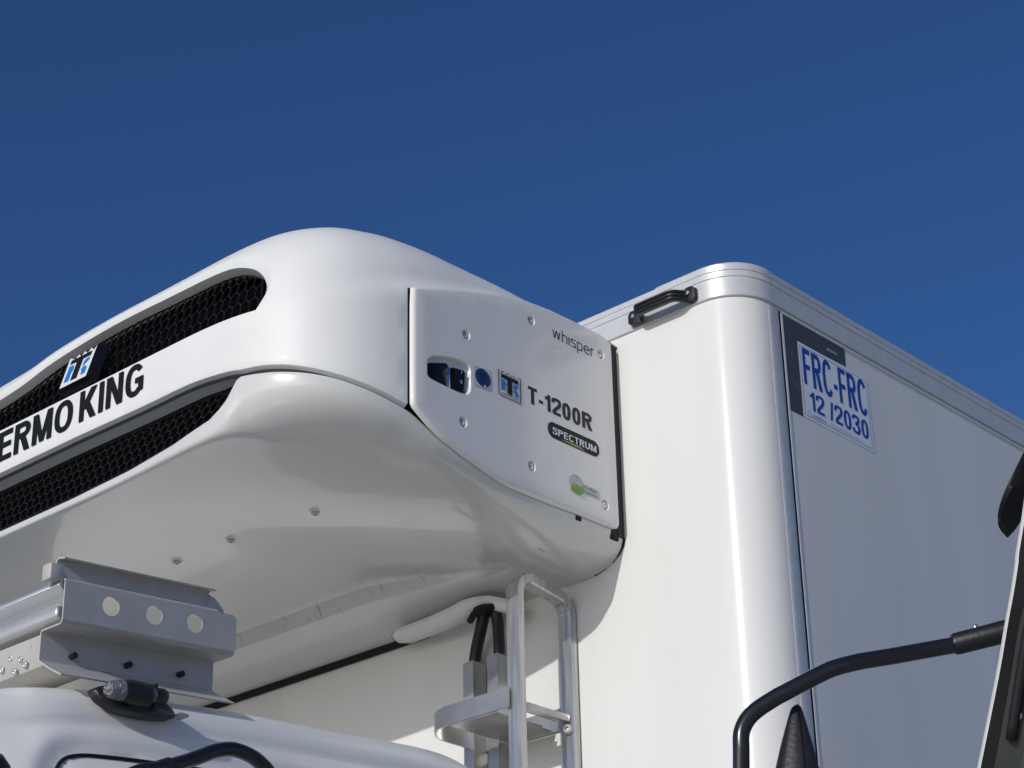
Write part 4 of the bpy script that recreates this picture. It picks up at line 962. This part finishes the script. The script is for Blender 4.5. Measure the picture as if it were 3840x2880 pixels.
F = [(j*n+i, j*n+(i+1) % n, (j+1)*n+(i+1) % n, (j+1)*n+i) for j in range(4) for i in range(n)]+[tuple(range(n)), tuple(4*n+i for i in range(n))]
mkt('mirror_head', V, F, 'black', smooth=True, sharp=50, label='black mirror head corner at the left edge')
# running gear below the frame
v, f = merge([box(-2.2, -.42, -1.9, 7.2, .85, 1.15)]); mkt('chassis', v, f, 'steel')
def wheel(x, y, w_):
    P = [(.0, .05), (.25, .05), (.27, .0), (.48, .0), (.50, .03), (.50, w_-.03), (.48, w_), (.27, w_), (.25, w_-.05), (0, w_-.05)]; V = []; F = []; n = 28
    for r, d in P: V += [(x-d, y+r*math.cos(2*math.pi*i/n), .5+r*math.sin(2*math.pi*i/n)) for i in range(n)]
    for j in range(len(P)-1):
        for i in range(n): F.append((j*n+i, j*n+(i+1) % n, (j+1)*n+(i+1) % n, (j+1)*n+i))
    return V, F
for x in (-.1, -2.2):
    for y in (-1.2, 4.6): v, f = wheel(x, y, .3); mkt('wheel', v, f, 'rubber', smooth=True, sharp=40)

# ------------------------------------------------------------------ neighbouring vehicle at the right
nb = bpy.data.objects.new('neighbouring_truck', None); sc.collection.objects.link(nb); nb.location = (2.2, 0, 0)
nb['label'] = 'second truck at the right edge with black visor and long mirror arm'; nb['category'] = 'truck'
def mkn(name, v, f, m, parent=None, **k):
    o = _mk(name, v, f, m, **k); p = parent or nb; o.parent = p
    if p is nb: o.matrix_parent_inverse = Matrix.Translation((-2.2, 0, 0))
    return o
p0 = catmull([(1.240, -1.106, 2.76), (1.215, -1.100, 2.690), (1.196, -1.094, 2.645), (1.189, -1.0905, 2.626), (1.173, -1.083, 2.592), (1.156, -1.076, 2.558), (1.122, -1.060, 2.490), (1.063, -1.036, 2.377), (1.02, -1.019, 2.292), (.93, -.98, 2.10), (.86, -.95, 1.6), (.85, -.95, .9)], 4)
def off(P, dx, dy): return [p+Vector((dx, dy, 0)) for p in P]
def ribbon(A, B):
    n = len(A); return A+B, [(i, i+1, n+i+1, n+i) for i in range(n-1)]
pr = [off(p0, .03, .9), off(p0, .005, .06), off(p0, -.003, .012), p0, off(p0, .0085, -.004)]
parts = [ribbon(pr[i], pr[i+1]) for i in range(len(pr)-1)]
v, f = merge(parts); cabn = mkn('cab_side', v, f, 'cab', smooth=True, label='white cab corner edge catching the sun'); fixn(cabn)
a = off(p0, .0087, -.004); b = [p+Vector((.024+.002*math.sin(i*.5), .004, 0)) for i, p in enumerate(p0)]; c_ = off(p0, .062, .018); d_ = off(p0, .064, .012)
v, f = ribbon(a, b); mkn('corner_seal', v, f, 'rubber', parent=cabn, smooth=True)
v, f = ribbon(b, c_); mkn('corner_panel', v, f, 'darkgrey', parent=cabn, smooth=True)
e1 = [Vector((3.3, p.y-.06, p.z)) for p in p0]
v, f = ribbon(d_, e1); mkn('windscreen', v, f, 'glass', smooth=True)
v, f = merge([box(1.3, 3.3, -1.05, 1.0, 2.86, 3.0), box(1.30, 3.3, -.9, 1.0, .9, 2.86)]); mkn('cab_body', v, f, 'cab')
# small fittings on the corner panel
for q, r_ in ((26, .006), (30, .005)):
    p = b[q]*.45+c_[q]*.55; v, f = disc((p.x, p.y-.002, p.z), (0, -1, 0), r_, .005, 12); mkn('corner_screw', v, f, 'trim', parent=cabn, smooth=True)
p = [b[18]*.5+c_[18]*.5+Vector((0, -.006, 0)), b[22]*.5+c_[22]*.5+Vector((0, -.012, 0)), b[27]*.5+c_[27]*.5+Vector((0, -.006, 0))]
v, f = tube(catmull(p, 5), .008, 10); mkn('corner_grip', v, f, 'black', parent=cabn, smooth=True)
# visor
vo = catmull([(1.262, -1.064, 2.862), (1.234, -1.064, 2.845), (1.207, -1.064, 2.818), (1.188, -1.064, 2.795), (1.165, -1.063, 2.766), (1.149, -1.060, 2.741), (1.1425, -1.055, 2.724), (1.1425, -1.050, 2.714), (1.147, -1.042, 2.7035)], 5)
vi = catmull([(1.320, -1.0, 2.850), (1.280, -1.0, 2.835), (1.245, -1.012, 2.806), (1.220, -1.020, 2.785), (1.195, -1.026, 2.758), (1.176, -1.030, 2.737), (1.164, -1.033, 2.722), (1.157, -1.036, 2.713), (1.1475, -1.041, 2.703)], 5)
mid = [p*.62+q*.38+Vector((-.002, -.013*min(1, (len(vo)-1-i)/12), .002)) for i, (p, q) in enumerate(zip(vo, vi))]
v, f = merge([ribbon(vo, mid), ribbon(mid, vi), ribbon(vi, [p+Vector((.004, .022, 0))*min(1, (len(vo)-1-i)/10) for i, p in enumerate(vo)])])
v = [Vector(p)+Vector((.008, .006, -.007)) for p in v]
visor = mkn('sun_visor', v, f, 'gloss', smooth=True, label='black glossy visor end above the windscreen'); fixn(visor); visor.data.set_sharp_from_angle(angle=R(50))
# long mirror arm
ar = [(1.10, -.70, 2.682), (.984, -.771, 2.662), (.922, -.815, 2.646), (.86, -.888, 2.6265), (.815, -.948, 2.6095)]
bend = catmull([(.825, -.938, 2.6135), (.803, -.966, 2.6035), (.785, -.985, 2.593), (.74, -1.029, 2.561)], 5)
bend2 = catmull([(.735, -1.033, 2.558), (.712, -1.053, 2.5395), (.698, -1.065, 2.523), (.690, -1.072, 2.502), (.688, -1.073, 2.478)], 5)
P_ = ar[1:4]+[tuple(p) for p in bend]+[tuple(p) for p in bend2]+[(.672, -1.061, 2.40), (.66, -1.05, 2.2)]
v, f = tube(P_, .0130, 18); arm = mkn('mirror_arm', v, f, 'tube', smooth=True, label='long black mirror arm reaching left')
v, f = capsule([(1.06, -.722, 2.674), (.984, -.771, 2.662), (.978, -.775, 2.661), (.925, -.8135, 2.6475), (.921, -.8165, 2.6465)], [.0185, .0185, .0178, .0172, .0155], 20); mkn('arm_sleeve', v, f, 'black', parent=arm, smooth=True, sharp=40)
v, f = disc((.953, -.797, 2.671), (0, -.2, 1), .005, .005, 12); mkn('sleeve_screw', v, f, 'chrome', parent=arm, smooth=True)
v, f = tube([(1.03, -.742, 2.669), (1.0, -.761, 2.665)], .0225, 16); mkn('arm_collar', v, f, 'black', parent=arm, smooth=True, sharp=40)
# mirror housing seen edge-on
fs = [(2.5515, .004), (2.548, .009), (2.540, .013), (2.52, .020), (2.49, .030), (2.46, .039), (2.42, .051), (2.36, .066), (2.30, .075), (2.10, .078)]
V = []; F = []; rt = Vector((.743, .669, 0)); fw = Vector((.669, -.743, 0)); n = 14
for z, w_ in fs:
    cx_ = Vector((.740, -.991, z))
    for i in range(n):
        t = 2*math.pi*i/n; u = math.copysign(abs(math.cos(t))**.8, math.cos(t))*w_*(1.0 if math.cos(t) < 0 else .62); q = math.sin(t)*w_*.7
        V.append(cx_+rt*u-fw*q*.8)
for j in range(len(fs)-1):
    for i in range(n): F.append((j*n+i, j*n+(i+1) % n, (j+1)*n+(i+1) % n, (j+1)*n+i))
F.append(tuple(range(n)))
mirr = mkn('mirror_housing', V, F, 'black', smooth=True, sharp=60, label='black tapering mirror housing seen edge-on'); fixn(mirr)
P_ = [Vector((.740, -.991, z))+fw*(w_*.56+.0005) for z, w_ in fs]; v, f = tube(P_, .0016, 6); mkn('housing_seam', v, f, 'gloss', parent=mirr, smooth=True)
